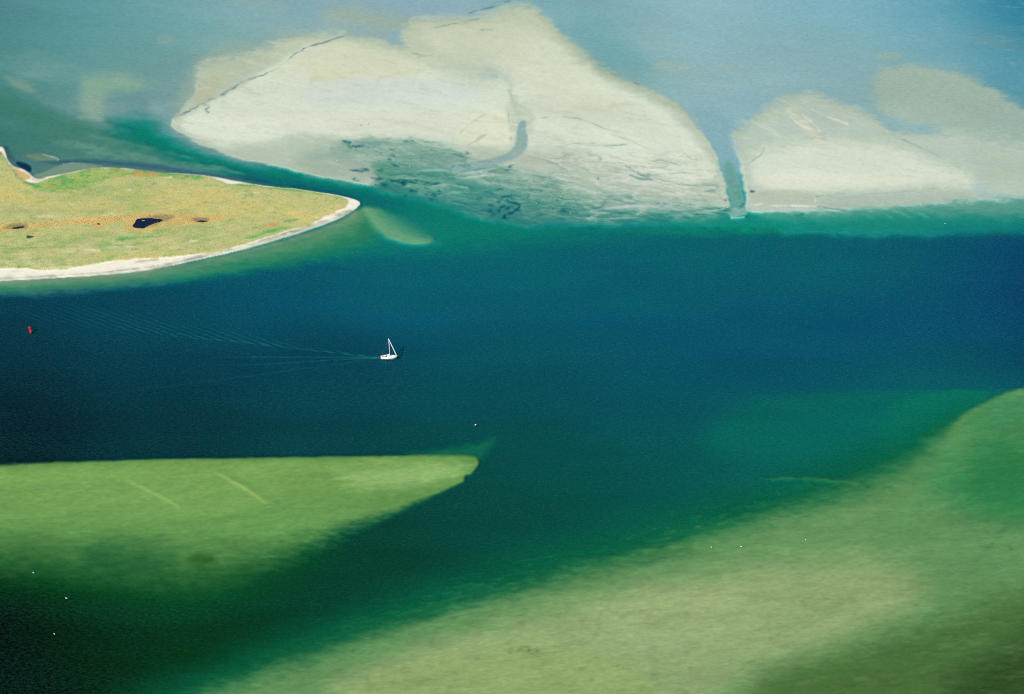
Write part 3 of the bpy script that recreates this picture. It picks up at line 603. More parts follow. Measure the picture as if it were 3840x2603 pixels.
# ------------------------------------------------------------------ island
ISL = [(-480, 470), (-100, 530), (0, 549), (15, 553), (23, 572), (30, 599), (46, 618), (61, 626), (88, 633), (110, 648), (126, 664), (150, 671), (180, 662), (213, 656), (267, 647), (327, 633), (381, 628), (457, 629), (533, 639), (609, 647), (700, 651),
       (769, 657), (838, 669), (907, 682), (975, 693), (1044, 701), (1113, 707), (1182, 717), (1251, 727), (1302, 738), (1337, 748), (1356, 760), (1350, 772), (1320, 793), (1285, 815), (1216, 842), (1147, 866),
       (1079, 887), (1010, 908), (941, 928), (872, 946), (803, 961), (700, 984), (571, 1010), (457, 1025), (305, 1036), (152, 1046), (0, 1053), (-480, 1080)]
VEG = [(-480, 480), (-100, 545), (0, 566), (18, 590), (40, 622), (60, 655), (85, 672), (110, 688), (150, 684), (200, 662), (267, 650), (327, 636), (381, 629), (457, 630), (533, 640), (609, 648), (700, 653), (769, 659), (825, 672), (845, 690), (870, 692), (907, 690), (975, 697), (1044, 705), (1113, 709), (1182, 719), (1251, 729), (1290, 740), (1312, 755), (1302, 768), (1285, 782), (1240, 805), (1200, 822), (1150, 848), (1113, 856), (1060, 872), (1000, 890), (920, 915), (840, 938), (760, 950), (700, 957), (600, 968), (520, 968), (450, 978), (380, 986), (300, 998), (230, 1012), (150, 1014), (80, 1006), (0, 1002), (-480, 1020)]
isl = poly(ISL, 2.6, warp=1.2, wx=30, wy=12, sm=1)
veg = poly(VEG, 3.2, warp=7, wx=34, wy=13, seed=301, sm=1)
# grey low tidal flat beside the north shore
gf = poly([(120, 655), (150, 650), (185, 636), (228, 618), (280, 611), (330, 613), (365, 620), (400, 628), (330, 636), (267, 649), (213, 658), (150, 672)], 4, warp=2)
lay(gf * .9, (122, 148, 128))
lay(stroke([(228, 617, 2), (280, 610, 2.4), (350, 614, 2), (390, 624, 1.6)], .7, warp=2), (176, 190, 176))
lay(poly([(60, 602), (105, 612), (120, 632), (115, 648), (88, 634), (64, 618)], 5) * .95, (14, 46, 78))
lay(stroke([(20, 545, 8), (35, 580, 9), (60, 606, 8)], .6), (26, 68, 84))
lay(stroke([(78, 630, 2.4), (105, 640, 2.4)], .7), (60, 130, 160))
isl_c = C.copy()
base = np.array((176, 180, 122), np.float32)
C[:] = base
lay(ss(-.2, .8, fbm(311, 420, 60, 4, ang=-4)) * .65, (200, 186, 118))
lay(ss(-.1, .8, fbm(315, 220, 44, 5, ang=-6)) * .65, (146, 168, 104))
lay(ss(.2, .9, fbm(317, 260, 24, 5, ang=-5)) * .5, (208, 186, 122))
lay(ss(.2, .9, fbm(319, 70, 16, 5, ang=-6)) * .6, (190, 184, 140))
lay(ss(.2, .9, fbm(323, 46, 14, 5, ang=-8)) * .55, (126, 164, 98))
lay(ss(.25, .9, fbm(324, 30, 9, 4, ang=-8)) * .5, (204, 190, 132))
lay(ss(.35, .9, fbm(322, 24, 8, 4)) * .45, (108, 140, 84))
lay(ss(.4, 1., fbm(321, 60, 10, 4, ang=-5)) * .5, (196, 192, 164))
lay(poly([(-300, 700), (200, 700), (600, 720), (900, 740), (1000, 790), (700, 800), (300, 790), (0, 800)], 60) * ss(-.4, .7, fbm(325, 300, 40, 4)) * .5, (198, 182, 106))
lay(stroke([(0, 795, 10), (200, 790, 10), (420, 798, 8)], .5, warp=10, wx=80, wy=20), (146, 160, 110))
lay(poly([(0, 880), (400, 880), (800, 860), (1150, 830), (1000, 890), (600, 950), (100, 1000), (0, 990)], 30) * ss(-.1, .8, fbm(327, 90, 20, 5, ang=-8)) * .6, (122, 166, 92))
lay(poly([(0, 940), (400, 920), (700, 900), (900, 870), (800, 920), (500, 965), (100, 1000), (0, 1000)], 26) * ss(0, .8, fbm(331, 80, 14, 5, ang=-6)) * .6, (206, 200, 160))
lay(stroke([(0, 935, 4), (150, 930, 4), (300, 926, 3)], .5, warp=6), (100, 156, 90))
# reed belt with the ponds
reed = poly([(-300, 845), (0, 842), (60, 832), (150, 836), (250, 832), (330, 816), (450, 812), (510, 802), (600, 800), (720, 803), (800, 805), (843, 812), (815, 828), (750, 840), (690, 846), (620, 846), (550, 868), (495, 870), (462, 860), (470, 830),
             (410, 832), (385, 856), (355, 856), (330, 838), (240, 845), (130, 860), (70, 868), (0, 872), (-300, 880)], 6, warp=5, wx=50, wy=14, seed=341)
lay(reed * .75, (204, 174, 110))
lay(reed * ss(.1, .8, fbm(343, 40, 12, 4)) * .4, (190, 160, 104))
lay(poly([(505, 818), (600, 806), (665, 812), (620, 832), (590, 840), (560, 850)], 7, warp=4) * .5, (104, 100, 78))
lay(poly([(30, 845), (60, 838), (110, 842), (95, 858), (40, 862), (5, 858)], 6, warp=4) * .6, (110, 116, 82))
lay(poly([(720, 816), (760, 814), (790, 826), (750, 834), (725, 830)], 6, warp=5) * .6, (112, 104, 80))
# lush north rim with rust-coloured plants
rim = poly([(90, 680), (150, 680), (170, 670), (228, 656), (327, 636), (420, 628), (533, 640), (620, 648), (700, 655), (770, 662), (770, 676), (640, 670), (525, 656), (420, 664), (335, 698), (230, 721), (150, 714), (90, 690)], 9, warp=6, seed=345)
lay(rim * .6, (134, 172, 92))
lay(rim * ss(.1, .6, fbm(347, 26, 8, 4)) * .7, (188, 146, 92))
lay(rim * ss(.05, .5, fbm(349, 22, 7, 4)) * .75, (92, 160, 90))
lay(poly([(400, 640), (520, 642), (600, 660), (500, 668), (410, 660)], 8, warp=6) * ss(-.3, .4, fbm(351, 30, 10, 4)) * .6, (194, 140, 80))
lay(stroke([(0, 590, 5), (30, 612, 5), (60, 655, 4), (90, 680, 5), (130, 698, 5), (160, 702, 4)], .7, warp=4, wx=20, wy=10), (72, 156, 82))
lay(poly([(-100, 555), (0, 553), (18, 558), (22, 572), (8, 580), (-100, 572)], 3, warp=3) * .9, (182, 118, 78))
for s_ in ([(600, 652, 3), (700, 656, 3), (760, 663, 3)], [(830, 682, 3), (900, 694, 3), (970, 698, 3)], [(1000, 707, 3), (1100, 714, 2.5), (1240, 734, 3)], [(1250, 728, 4), (1300, 742, 4)], [(120, 1018, 4), (200, 1020, 4), (270, 1006, 3)], [(340, 992, 3), (420, 985, 3)],
           [(610, 960, 3), (660, 955, 3)], [(430, 900, 5), (500, 892, 5), (580, 886, 4)], [(1060, 830, 5), (1120, 826, 4)], [(900, 900, 6), (1000, 870, 6), (1100, 850, 4)]):
    lay(stroke(s_, .7, warp=4, wx=16, wy=8), (84, 164, 84))
lay(stroke([(980, 845, 5), (1050, 838, 5)], .7, warp=4), (196, 150, 92))
for s_ in ([(475, 713, 3), (530, 712, 2)], [(950, 722, 2.5), (975, 722, 2)], [(600, 668, 3), (650, 664, 4)], [(420, 914, 2), (510, 912, 2)], [(300, 935, 3), (380, 940, 3)], [(400, 930, 4), (500, 925, 5), (540, 928, 3)], [(590, 925, 3), (620, 905, 3)], [(1180, 818, 4), (1195, 816, 3)],
           [(710, 905, 4), (745, 902, 3)], [(130, 808, 4), (250, 812, 4), (330, 800, 3)]):
    lay(stroke(s_, .65, warp=4, wx=20, wy=8), (216, 210, 184))
lay(ss(0, 1, (VV - 960) / 60) * veg * ss(0, .6, fbm(353, 26, 9, 4)) * .6, (222, 218, 190))
vegc = C.copy()
# beach
C[:] = np.array((244, 241, 224), np.float32)
bn = fbm(361, 90, 7, 4, ang=-9)
lay(ss(.3, .9, bn) * .35, (204, 200, 184))
wet = stroke([(-480, 1073, 9), (0, 1049, 9), (152, 1042, 9), (305, 1032, 9), (457, 1021, 9), (571, 1006, 9), (700, 981, 9), (803, 957, 9), (941, 925, 9), (1079, 884, 10), (1147, 862, 11), (1216, 838, 13), (1285, 812, 14), (1330, 785, 10), (1346, 766, 6)], 1, sm=1)
lay(wet * .6, (168, 172, 160))
lay(wet * ss(.1, .6, fbm(365, 120, 6, 4, ang=-14)) * .6, (136, 144, 134))
lay(stroke([(0, 1046, 1.4), (300, 1026, 1.4), (420, 1018, 1.8), (560, 1000, 1.4), (700, 976, 1.6), (900, 928, 1.5), (1100, 866, 1.8), (1200, 832, 2)], .55, warp=2, wx=20, wy=6), (112, 110, 98))
lay(stroke([(500, 985, 3), (540, 978, 4), (600, 972, 3)], .6, warp=3), (176, 164, 134))
tan = poly([(46, 630), (70, 636), (100, 650), (116, 662), (112, 671), (90, 674), (72, 664), (54, 648)], 3, warp=2)
lay(tan * .95, (206, 180, 116))
lay(poly([(30, 600), (60, 620), (75, 634), (60, 634), (40, 618)], 4) * .7, (176, 176, 156))
lay(poly([(112, 668), (150, 664), (180, 666), (150, 680), (125, 678)], 4) * .6, (186, 180, 176))
lay(stroke([(120, 650, 1.4), (135, 660, 2.2), (128, 668, 1.5)], .8, warp=3), (30, 50, 72))
bc = C.copy()
landc = bc + (vegc - bc) * veg[..., None]
C = isl_c + (landc - isl_c) * isl[..., None]
#PAINT_END

# fine sand and mud texture
C *= (1 + .05 * np.clip(T + Rr, 0, 1) * fbm(377, 40, 9, 4, ang=-8, gain=.75) + .03 * np.clip(T + Rr, 0, 1) * fbm(379, 160, 30, 4, ang=-10))[..., None]
lay(np.clip(A + B, 0, 1) * (1 - isl) * ss(.1, 1, fbm(373, 60, 9, 5, ang=10, gain=.65)) * .34, (168, 184, 164))
lay(np.clip(A + B, 0, 1) * (1 - isl) * ss(.1, 1, -fbm(375, 50, 8, 5, ang=8, gain=.65)) * .28, (222, 232, 216))
C *= (1 + .022 * fbm(371, 16, 7, 3, gain=.8))[..., None]
C = np.clip(C, 0, 250)

# ------------------------------------------------------------------ from tone map to bathymetry and bed colour, painted lens darkening included
KA = np.array((0.80, 0.21, 0.28))                   # absorption of the water per metre
LDRY = np.array((1.475, 1.490, 1.53))                 # light sent back by a white bed (measured)
LWET = np.array((1.385, 1.38, 1.39))
REFY = np.array((0.0, 650.0, 1300.0, 1950.0, 2603.0))
REFC = np.array(((.0105, .012, .018), (.0085, .009, .013), (.0058, .0065, .0105), (.0035, .004, .0062), (.0022, .0028, .0042))) * np.array((.27, .37, .37)) + np.array((.0005, .0070, .0053))
lin = np.where(C <= 10.31, C / 255 / 12.92, ((C / 255 + .055) / 1.055) ** 2.4)
refl = np.stack([np.interp(VV_ROW, REFY, REFC[:, k]) for k in range(3)], -1)[:, None, :]
dep_ang = np.arctan2(SP - (H0 / 2 - VV_ROW) / FPX * CP, CP + (H0 / 2 - VV_ROW) / FPX * SP)[:, None]
PF = 1 / np.sin(dep_ang) + 1 / math.sin(SUN_EL)
up = np.maximum((lin - refl) / LWET, (.0012, .0006, .0006))
dpt = np.log(.40 / up[..., 0]) / (KA[0] * PF)
dpt = np.clip(dpt, .08, 2.3)


dpt = blur(dpt, 5)
bank = blur(np.clip(np.maximum(A * ss(900, 760, VV), B) - Mz * .85, 0, 1), 2)
bank = bank * (1 - ss(.4, .9, poly([(2650, 560), (2780, 560), (2815, 800), (2720, 800)], 6)))
landh = blur(isl, 1)
vegh = blur(veg * isl, 2)
height = -dpt * (1 - ss(.35, .75, bank)) + ss(.5, 1, bank) * (.12 + .05 * fbm(381, 120, 60, 3))
height = height * (1 - ss(.2, .8, landh)) + ss(.35, 1, landh) * (.35 + vegh * (.55 + .25 * fbm(385, 60, 24, 4)))
wetc = up / np.exp(-KA * (-np.minimum(height, 0))[..., None] * PF[..., None])
dryc = lin / LDRY * (1 + .18 * (veg * isl))[..., None]
wmix = ss(-.03, .03, height)[..., None]
alb = np.clip(wetc * (1 - wmix) + dryc * wmix, .004, .75)
MAPS = np.concatenate([alb, height[..., None], isl[..., None], veg[..., None] * isl[..., None], bank[..., None]], -1).astype(np.float32)


def sample(x, y, z):
    u, v = project(x, y, z)
    return bil(MAPS, (v + MY) / RS - .5, (u + MX) / RS - .5), u, v


# ------------------------------------------------------------------ materials
def new_mat(name):
    m = bpy.data.materials.new(name)
    m.use_nodes = True
    return m, m.node_tree.nodes, m.node_tree.links, m.node_tree.nodes['Principled BSDF']


def plain(name, col, rough=.5, var=.06, scale=3.0, metal=0.0, coat=0.0):
    m, n, l, p = new_mat(name)
    t = n.new('ShaderNodeTexNoise')
    t.inputs['Scale'].default_value = scale
    t.inputs['Detail'].default_value = 4
    tc = n.new('ShaderNodeTexCoord')
    l.new(tc.outputs['Object'], t.inputs['Vector'])
    r = n.new('ShaderNodeValToRGB')
    r.color_ramp.elements[0].position, r.color_ramp.elements[1].position = .3, .7
    r.color_ramp.elements[0].color = tuple(c * (1 - var) for c in col) + (1,)
    r.color_ramp.elements[1].color = tuple(min(1, c * (1 + var)) for c in col) + (1,)
    l.new(t.outputs['Fac'], r.inputs['Fac'])
    l.new(r.outputs['Color'], p.inputs['Base Color'])
    p.inputs['Roughness'].default_value = rough
    p.inputs['Metallic'].default_value = metal
    p.inputs['Coat Weight'].default_value = coat
    return m


def ground_mat(name, rough, n_amp, scale, bump, spec=.3, detail=5, stretch=(1, 1, 1)):
    m, n, l, p = new_mat(name)
    at_ = n.new('ShaderNodeAttribute')
    at_.attribute_name = 'bed_colour'
    tc = n.new('ShaderNodeTexCoord')
    mp = n.new('ShaderNodeMapping')
    mp.inputs['Scale'].default_value = stretch
    l.new(tc.outputs['Object'], mp.inputs['Vector'])
    t = n.new('ShaderNodeTexNoise')
    t.inputs['Scale'].default_value = scale
    t.inputs['Detail'].default_value = detail
    t.inputs['Roughness'].default_value = .65
    l.new(mp.outputs[0], t.inputs['Vector'])
    mr = n.new('ShaderNodeMapRange')
    mr.inputs['From Min'].default_value, mr.inputs['From Max'].default_value = .3, .7
    mr.inputs['To Min'].default_value, mr.inputs['To Max'].default_value = 1 - n_amp, 1 + n_amp
    l.new(t.outputs['Fac'], mr.inputs['Value'])
    mx = n.new('ShaderNodeVectorMath')
    mx.operation = 'SCALE'
    l.new(at_.outputs['Color'], mx.inputs[0])
    l.new(mr.outputs[0], mx.inputs['Scale'])
    l.new(mx.outputs[0], p.inputs['Base Color'])
    p.inputs['Roughness'].default_value = rough
    p.inputs['Specular IOR Level'].default_value = spec
    if bump:
        b = n.new('ShaderNodeBump')
        b.inputs['Strength'].default_value = .5
        b.inputs['Distance'].default_value = bump
        l.new(t.outputs['Fac'], b.inputs['Height'])
        l.new(b.outputs[0], p.inputs['Normal'])
    return m


M_BED = ground_mat('seabed_sand', .95, .10, .45, 0, spec=0.0, stretch=(.6, 1.2, 1))
M_FLAT = ground_mat('wet_sand', .75, .07, .6, .03, spec=.15, stretch=(.6, 1.2, 1))
M_LAND = ground_mat('dune_turf_and_beach', .95, .08, .8, .10, spec=.1)

m, n, l, p = new_mat('sea_water')
M_WATER = m
n.remove(p)
out = [q for q in n if q.type == 'OUTPUT_MATERIAL'][0]
tc = n.new('ShaderNodeTexCoord')
mp = n.new('ShaderNodeMapping')
mp.inputs['Rotation'].default_value = (0, 0, math.radians(38))
mp.inputs['Scale'].default_value = (1.0, 2.0, 1)
l.new(tc.outputs['Object'], mp.inputs['Vector'])
t1 = n.new('ShaderNodeTexNoise')
t1.inputs['Scale'].default_value = .42
t1.inputs['Detail'].default_value = 5
t1.inputs['Roughness'].default_value = .62
l.new(mp.outputs[0], t1.inputs['Vector'])
bp = n.new('ShaderNodeBump')
bp.inputs['Strength'].default_value = 1.0
bp.inputs['Distance'].default_value = .42
l.new(t1.outputs['Fac'], bp.inputs['Height'])
geo = n.new('ShaderNodeNewGeometry')
dt = n.new('ShaderNodeVectorMath')
dt.operation = 'DOT_PRODUCT'
l.new(geo.outputs['Incoming'], dt.inputs[0])
l.new(bp.outputs[0], dt.inputs[1])


def mth(op, a, b=None, clamp=False):
    q = n.new('ShaderNodeMath')
    q.operation = op
    q.use_clamp = clamp
    for i_, v_ in enumerate((a, b)):
        if v_ is None:
            continue
        if isinstance(v_, (int, float)):
            q.inputs[i_].default_value = v_
        else:
            l.new(v_, q.inputs[i_])
    return q.outputs[0]


# Schlick reflectance, the same from both sides; about half of it is held back as by a polarising filter
fr_ = mth('SUBTRACT', 1.0, mth('ABSOLUTE', dt.outputs['Value']), True)
fr_ = mth('MULTIPLY', mth('ADD', mth('MULTIPLY', mth('POWER', fr_, 5.0), .98), .02), .22, True)
gl = n.new('ShaderNodeBsdfGlossy')
gl.inputs['Roughness'].default_value = .12
l.new(bp.outputs[0], gl.inputs['Normal'])
tr = n.new('ShaderNodeBsdfTransparent')
mix = n.new('ShaderNodeMixShader')
l.new(fr_, mix.inputs[0])
l.new(tr.outputs[0], mix.inputs[1])
l.new(gl.outputs[0], mix.inputs[2])
fo = n.new('ShaderNodeAttribute')
fo.attribute_name = 'foam_glint'
df = n.new('ShaderNodeBsdfDiffuse')
df.inputs['Color'].default_value = (.04, .66, .50, 1)
t2 = n.new('ShaderNodeTexNoise')
t2.inputs['Scale'].default_value = .40
t2.inputs['Detail'].default_value = 4
t2.inputs['Roughness'].default_value = .8
l.new(mp.outputs[0], t2.inputs['Vector'])
wc = n.new('ShaderNodeMapRange')
wc.inputs['From Min'].default_value, wc.inputs['From Max'].default_value = .42, .68
wc.inputs['To Max'].default_value = .028  # pale diffuse flecks stand in for ripple glints and grain
t3 = n.new('ShaderNodeTexNoise')
t3.inputs['Scale'].default_value = .012
t3.inputs['Detail'].default_value = 5
mp3 = n.new('ShaderNodeMapping')
mp3.inputs['Scale'].default_value = (.5, 2.2, 1)
mp3.inputs['Rotation'].default_value = (0, 0, math.radians(-6))
l.new(tc.outputs['Object'], mp3.inputs['Vector'])
l.new(mp3.outputs[0], t3.inputs['Vector'])
wp_ = mth('MAXIMUM', mth('MULTIPLY', mth('SUBTRACT', t3.outputs['Fac'], .22), 3.4), .2)
l.new(t2.outputs['Fac'], wc.inputs['Value'])
mix2 = n.new('ShaderNodeMixShader')
l.new(mth('ADD', fo.outputs['Fac'], mth('MULTIPLY', wc.outputs[0], wp_), True), mix2.inputs[0])
l.new(mix.outputs[0], mix2.inputs[1])
l.new(df.outputs[0], mix2.inputs[2])
l.new(mix2.outputs[0], out.inputs['Surface'])
va = n.new('ShaderNodeVolumeAbsorption')
va.inputs['Density'].default_value = 1.0
va.inputs['Color'].default_value = tuple(1 - k for k in KA) + (1,)
l.new(va.outputs[0], out.inputs['Volume'])


# ------------------------------------------------------------------ mesh helpers
def tag(o, label=None, cat=None, group=None, kind=None):
    if label:
        o['label'] = label
    if cat:
        o['category'] = cat
    if group:
        o['group'] = group
    if kind:
        o['kind'] = kind
    return o


def mesh_np(name, verts, quads, mat, attrs=(), parent=None, smooth=True):
    me = bpy.data.meshes.new(name)
    nv, nf = len(verts), len(quads)
    k = quads.shape[1]
    me.vertices.add(nv)
    me.vertices.foreach_set('co', np.asarray(verts, np.float32).ravel())
    me.loops.add(nf * k)
    me.loops.foreach_set('vertex_index', np.asarray(quads, np.int32).ravel())
    me.polygons.add(nf)
    me.polygons.foreach_set('loop_start', np.arange(0, nf * k, k, dtype=np.int32))
    if smooth:
        me.polygons.foreach_set('use_smooth', np.ones(nf, bool))
    me.update(calc_edges=True)
    for an, typ, data in attrs:
        a = me.attributes.new(an, typ, 'POINT')
        if typ == 'FLOAT_COLOR':
            d4 = np.ones((nv, 4), np.float32)
            d4[:, :3] = data
            a.data.foreach_set('color', d4.ravel())
        else:
            a.data.foreach_set('value', np.asarray(data, np.float32).ravel())
    me.materials.append(mat)
    o = bpy.data.objects.new(name, me)
    COL.objects.link(o)
    o.parent = parent
    return o


def axis(pts):
    out_ = []
    for (a, b, s) in pts:
        nn = max(1, int(round((b - a) / s)))
        out_.append(np.linspace(a, b, nn, endpoint=False))
    return np.concatenate(out_ + [np.array([pts[-1][1]])])


def far(a, b, n_):
    g = np.geomspace(1, 60, n_ + 1)
    return a + (b - a) * (g - 1) / 59


# ------------------------------------------------------------------ the bed: one sheet, split by what it is
rows = np.linspace(H0 + 150, -160, 1060)
ys = np.array([at(W0 / 2, r, 0).y for r in rows])
ys = np.concatenate([-far(-ys[0], 3000, 10)[::-1][:-1], ys, far(ys[-1], 26000, 14)[1:]])
xs = np.arange(-480, 480.01, .6)
xs = np.concatenate([-far(500, 22000, 14)[::-1][:-1], xs, far(500, 22000, 14)[1:]])
X, Y = np.meshgrid(xs, ys)
Z = np.zeros_like(X)
for _ in range(5):
    Mv, uu_, vv_ = sample(X, np.maximum(Y, 300), Z)
    Z = Mv[..., 3] * .75 + Z * .25
ny, nx = X.shape
fi, fj = np.meshgrid(np.arange(ny - 1), np.arange(nx - 1), indexing='ij')
v00 = fi * nx + fj
quads = np.stack([v00, v00 + 1, v00 + nx + 1, v00 + nx], -1).reshape(-1, 4)


def fm(a):
    return (a[:-1, :-1] + a[1:, 1:]) .reshape(-1) / 2


isl_f, bank_f, xf, yf = fm(Mv[..., 4]), fm(Mv[..., 6]), fm(X), fm(Y)
uf = fm(uu_)
cls = np.zeros(len(quads), int)
cls[(bank_f > .5) & (uf < 2755)] = 1
cls[(bank_f > .5) & (uf >= 2755)] = 2
cls[isl_f > .35] = 3
VERT = np.stack([X, Y, Z], -1).reshape(-1, 3)
COLR = Mv[..., :3].reshape(-1, 3)
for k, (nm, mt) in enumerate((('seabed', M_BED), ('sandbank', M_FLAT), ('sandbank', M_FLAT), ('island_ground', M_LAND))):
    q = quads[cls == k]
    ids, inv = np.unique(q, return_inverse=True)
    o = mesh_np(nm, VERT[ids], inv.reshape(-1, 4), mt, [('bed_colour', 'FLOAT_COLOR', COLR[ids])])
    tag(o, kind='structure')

# ------------------------------------------------------------------ water surface with the wake of the yacht
STERN = at(1424, 1342)
BOAT = at(1458, 1343)
wx0, wy0 = STERN.x, STERN.y
xw = np.concatenate([-far(420, 22000, 14)[::-1][:-1], np.arange(-420, wx0 - 262, 8), np.arange(wx0 - 262, wx0 + 16, .38), np.arange(wx0 + 16, 420, 8), far(420, 22000, 14)])
yw = np.concatenate([-far(-600, 3000, 8)[::-1][:-1], np.arange(600, wy0 - 70, 10), np.arange(wy0 - 70, wy0 + 80, .38), np.arange(wy0 + 80, 1900, 10), far(1900, 26000, 12)])
XW, YW = np.meshgrid(xw, yw)
r_x, r_y = -(XW - wx0), YW - wy0          # distance astern, to the far side
zw = np.zeros_like(XW)
foam_glint = np.zeros_like(XW)  # pale diffuse share: real foam plus painted crest light and trough dark
ra = np.maximum(r_x, .1)
slope = r_y / ra
wn1 = vnoise(XW / 7, YW / 7, 401) - .5
wn2 = vnoise(XW / 22, YW / 22, 402)
lifeup = ss(2, 14, r_x) * (1 - ss(170, 258, r_x))
th = math.radians(31)
# far arm: feathered short crests and the long inner ones
env = ss(.16, .20, slope) * (1 - ss(.27, .34, slope)) * lifeup
ph = (r_x * math.sin(th) - r_y * math.cos(th)) * 2 * math.pi / 3.5 + wn1 * 1.6
cr = np.cos(ph)
zw += .16 * env * cr * (.5 + wn2)
foam_glint += env * cr * (.034 * np.exp(-r_x / 150) + .020) * (.4 + wn2)  # bright crests and dark troughs painted in, not foam
for i_, (sl_, w_, a_) in enumerate(((.190, .35, .06), (.205, .30, .05), (.225, .3, .02), (.165, .25, .01))):
    d_ = np.abs(r_y - sl_ * r_x - .5 * np.sin(r_x / 11 + i_ * 2) * ss(10, 60, r_x) * wn2 * 2)
    e_ = np.exp(-(d_ / w_) ** 2) * lifeup * (1 - ss(90, 190, r_x))
    foam_glint += a_ * e_ * (.35 + .9 * vnoise(XW / 3, YW / 3, 410 + i_))
    zw += .06 * e_
# near arm
env = ss(.17, .21, -slope) * (1 - ss(.27, .31, -slope)) * lifeup
ph = (r_x * math.sin(math.radians(22)) + r_y * math.cos(math.radians(22))) * 2 * math.pi / 2.2 + wn1 * 2
cr = np.cos(ph)
zw += .05 * env * cr * wn2
foam_glint += env * cr * .024 * np.exp(-r_x / 150) * wn2  # painted crest and trough tones again, weaker
for i_, (sl_, a_) in enumerate(((-.262, .035), (-.245, .018))):
    d_ = np.abs(r_y - sl_ * r_x * (1 - r_x / 1500) + .4)
    foam_glint += a_ * np.exp(-(d_ / .3) ** 2) * lifeup * (1 - ss(110, 200, r_x)) * (.3 + vnoise(XW / 3, YW / 3, 420 + i_))
# the two foam threads and churned water astern
for i_, (yo, a_) in enumerate(((.0, .07), (-4.2, .06))):
    d_ = np.abs(r_y - yo * ss(0, 90, r_x) * 1.7 - (.7 if i_ == 0 else -.7) + .05 * r_x * (1 if i_ == 0 else .45) * 0)
    foam_glint += a_ * np.exp(-(d_ / .42) ** 2) * ss(0, 3, r_x) * (1 - ss(60, 115, r_x)) * (.3 + 1.1 * vnoise(XW / 2.5, YW / 2.5, 430 + i_))
foam_glint += .16 * np.exp(-(r_y / (1.0 + .05 * ra)) ** 2) * ss(-1, 1, r_x) * np.exp(-ra / 7) * (.3 + vnoise(XW / .8, YW / .8, 440))
# bow wave along the near side of the hull
bx_, by_ = XW - BOAT.x, YW - BOAT.y
foam_glint += .5 * np.exp(-((by_ + 1.75 - .12 * bx_ - .045 * (bx_ - 0) ** 2 * (bx_ > 0)) / .35) ** 2) * ss(-1, 2, bx_) * (1 - ss(3.6, 5.4, bx_)) * vnoise(XW / .7, YW / .7, 441)
ny, nx = XW.shape
fi, fj = np.meshgrid(np.arange(ny - 1), np.arange(nx - 1), indexing='ij')
v00 = fi * nx + fj
wq = np.stack([v00, v00 + 1, v00 + nx + 1, v00 + nx], -1).reshape(-1, 4)
o = mesh_np('sea_water', np.stack([XW, YW, zw], -1).reshape(-1, 3), wq, M_WATER, [('foam_glint', 'FLOAT', np.clip(foam_glint, -.03, .8).reshape(-1))])
tag(o, kind='structure')


# ------------------------------------------------------------------ ponds
def ground_z(px, py):
    z = .8
    for _ in range(4):
        w_ = at(px, py, z)
        q_, _, _ = sample(np.array([[w_.x]]), np.array([[w_.y]]), np.array([[z]]))
        z = float(q_[0, 0, 3])
    return z


M_POND = plain('peaty_pond_water', (.004, .010, .026), .08, .3, .2)
M_POND.node_tree.nodes['Principled BSDF'].inputs['Specular IOR Level'].default_value = .25


def pond(pts, seed, name='pond'):
    rnd = random.Random(seed)
    pz = smoothpts([(a, b, 0) for a, b in pts], 2)
    zs = max(ground_z(a, b) for a, b, _ in pz) + .03
    bm = bmesh.new()
    vs = []
    for a, b, _ in pz:
        w_ = at(a + rnd.uniform(-1.6, 1.6), b + rnd.uniform(-.9, .9), zs)
        vs.append(bm.verts.new((w_.x, w_.y, zs)))
    f_ = bm.faces.new(vs)
    if f_.normal.z < 0:
        f_.normal_flip()
    me = bpy.data.meshes.new(name)
    r_ = bmesh.ops.extrude_face_region(bm, geom=[f_])
    for v_ in [g for g in r_['geom'] if isinstance(g, bmesh.types.BMVert)]:
        v_.co.z -= .5
    bmesh.ops.recalc_face_normals(bm, faces=bm.faces)
    bm.to_mesh(me)
    bm.free()
    me.materials.append(M_POND)
    o_ = bpy.data.objects.new(name, me)
    COL.objects.link(o_)
    tag(o_, kind='structure')
    return o_


PONDS = [[(512, 820), (540, 819), (566, 817), (590, 821), (617, 824), (600, 832), (575, 838), (560, 846), (541, 856), (520, 857), (506, 854), (494, 848), (500, 840), (508, 832)],
         [(42, 855), (60, 851), (95, 848), (90, 853), (70, 858), (48, 859)],
         [(362, 838), (372, 837), (378, 841), (368, 844)],
         [(736, 831), (752, 826), (768, 828), (784, 828), (772, 832), (750, 834)]]
for k, pp in enumerate(PONDS):
    pond(pp, k)

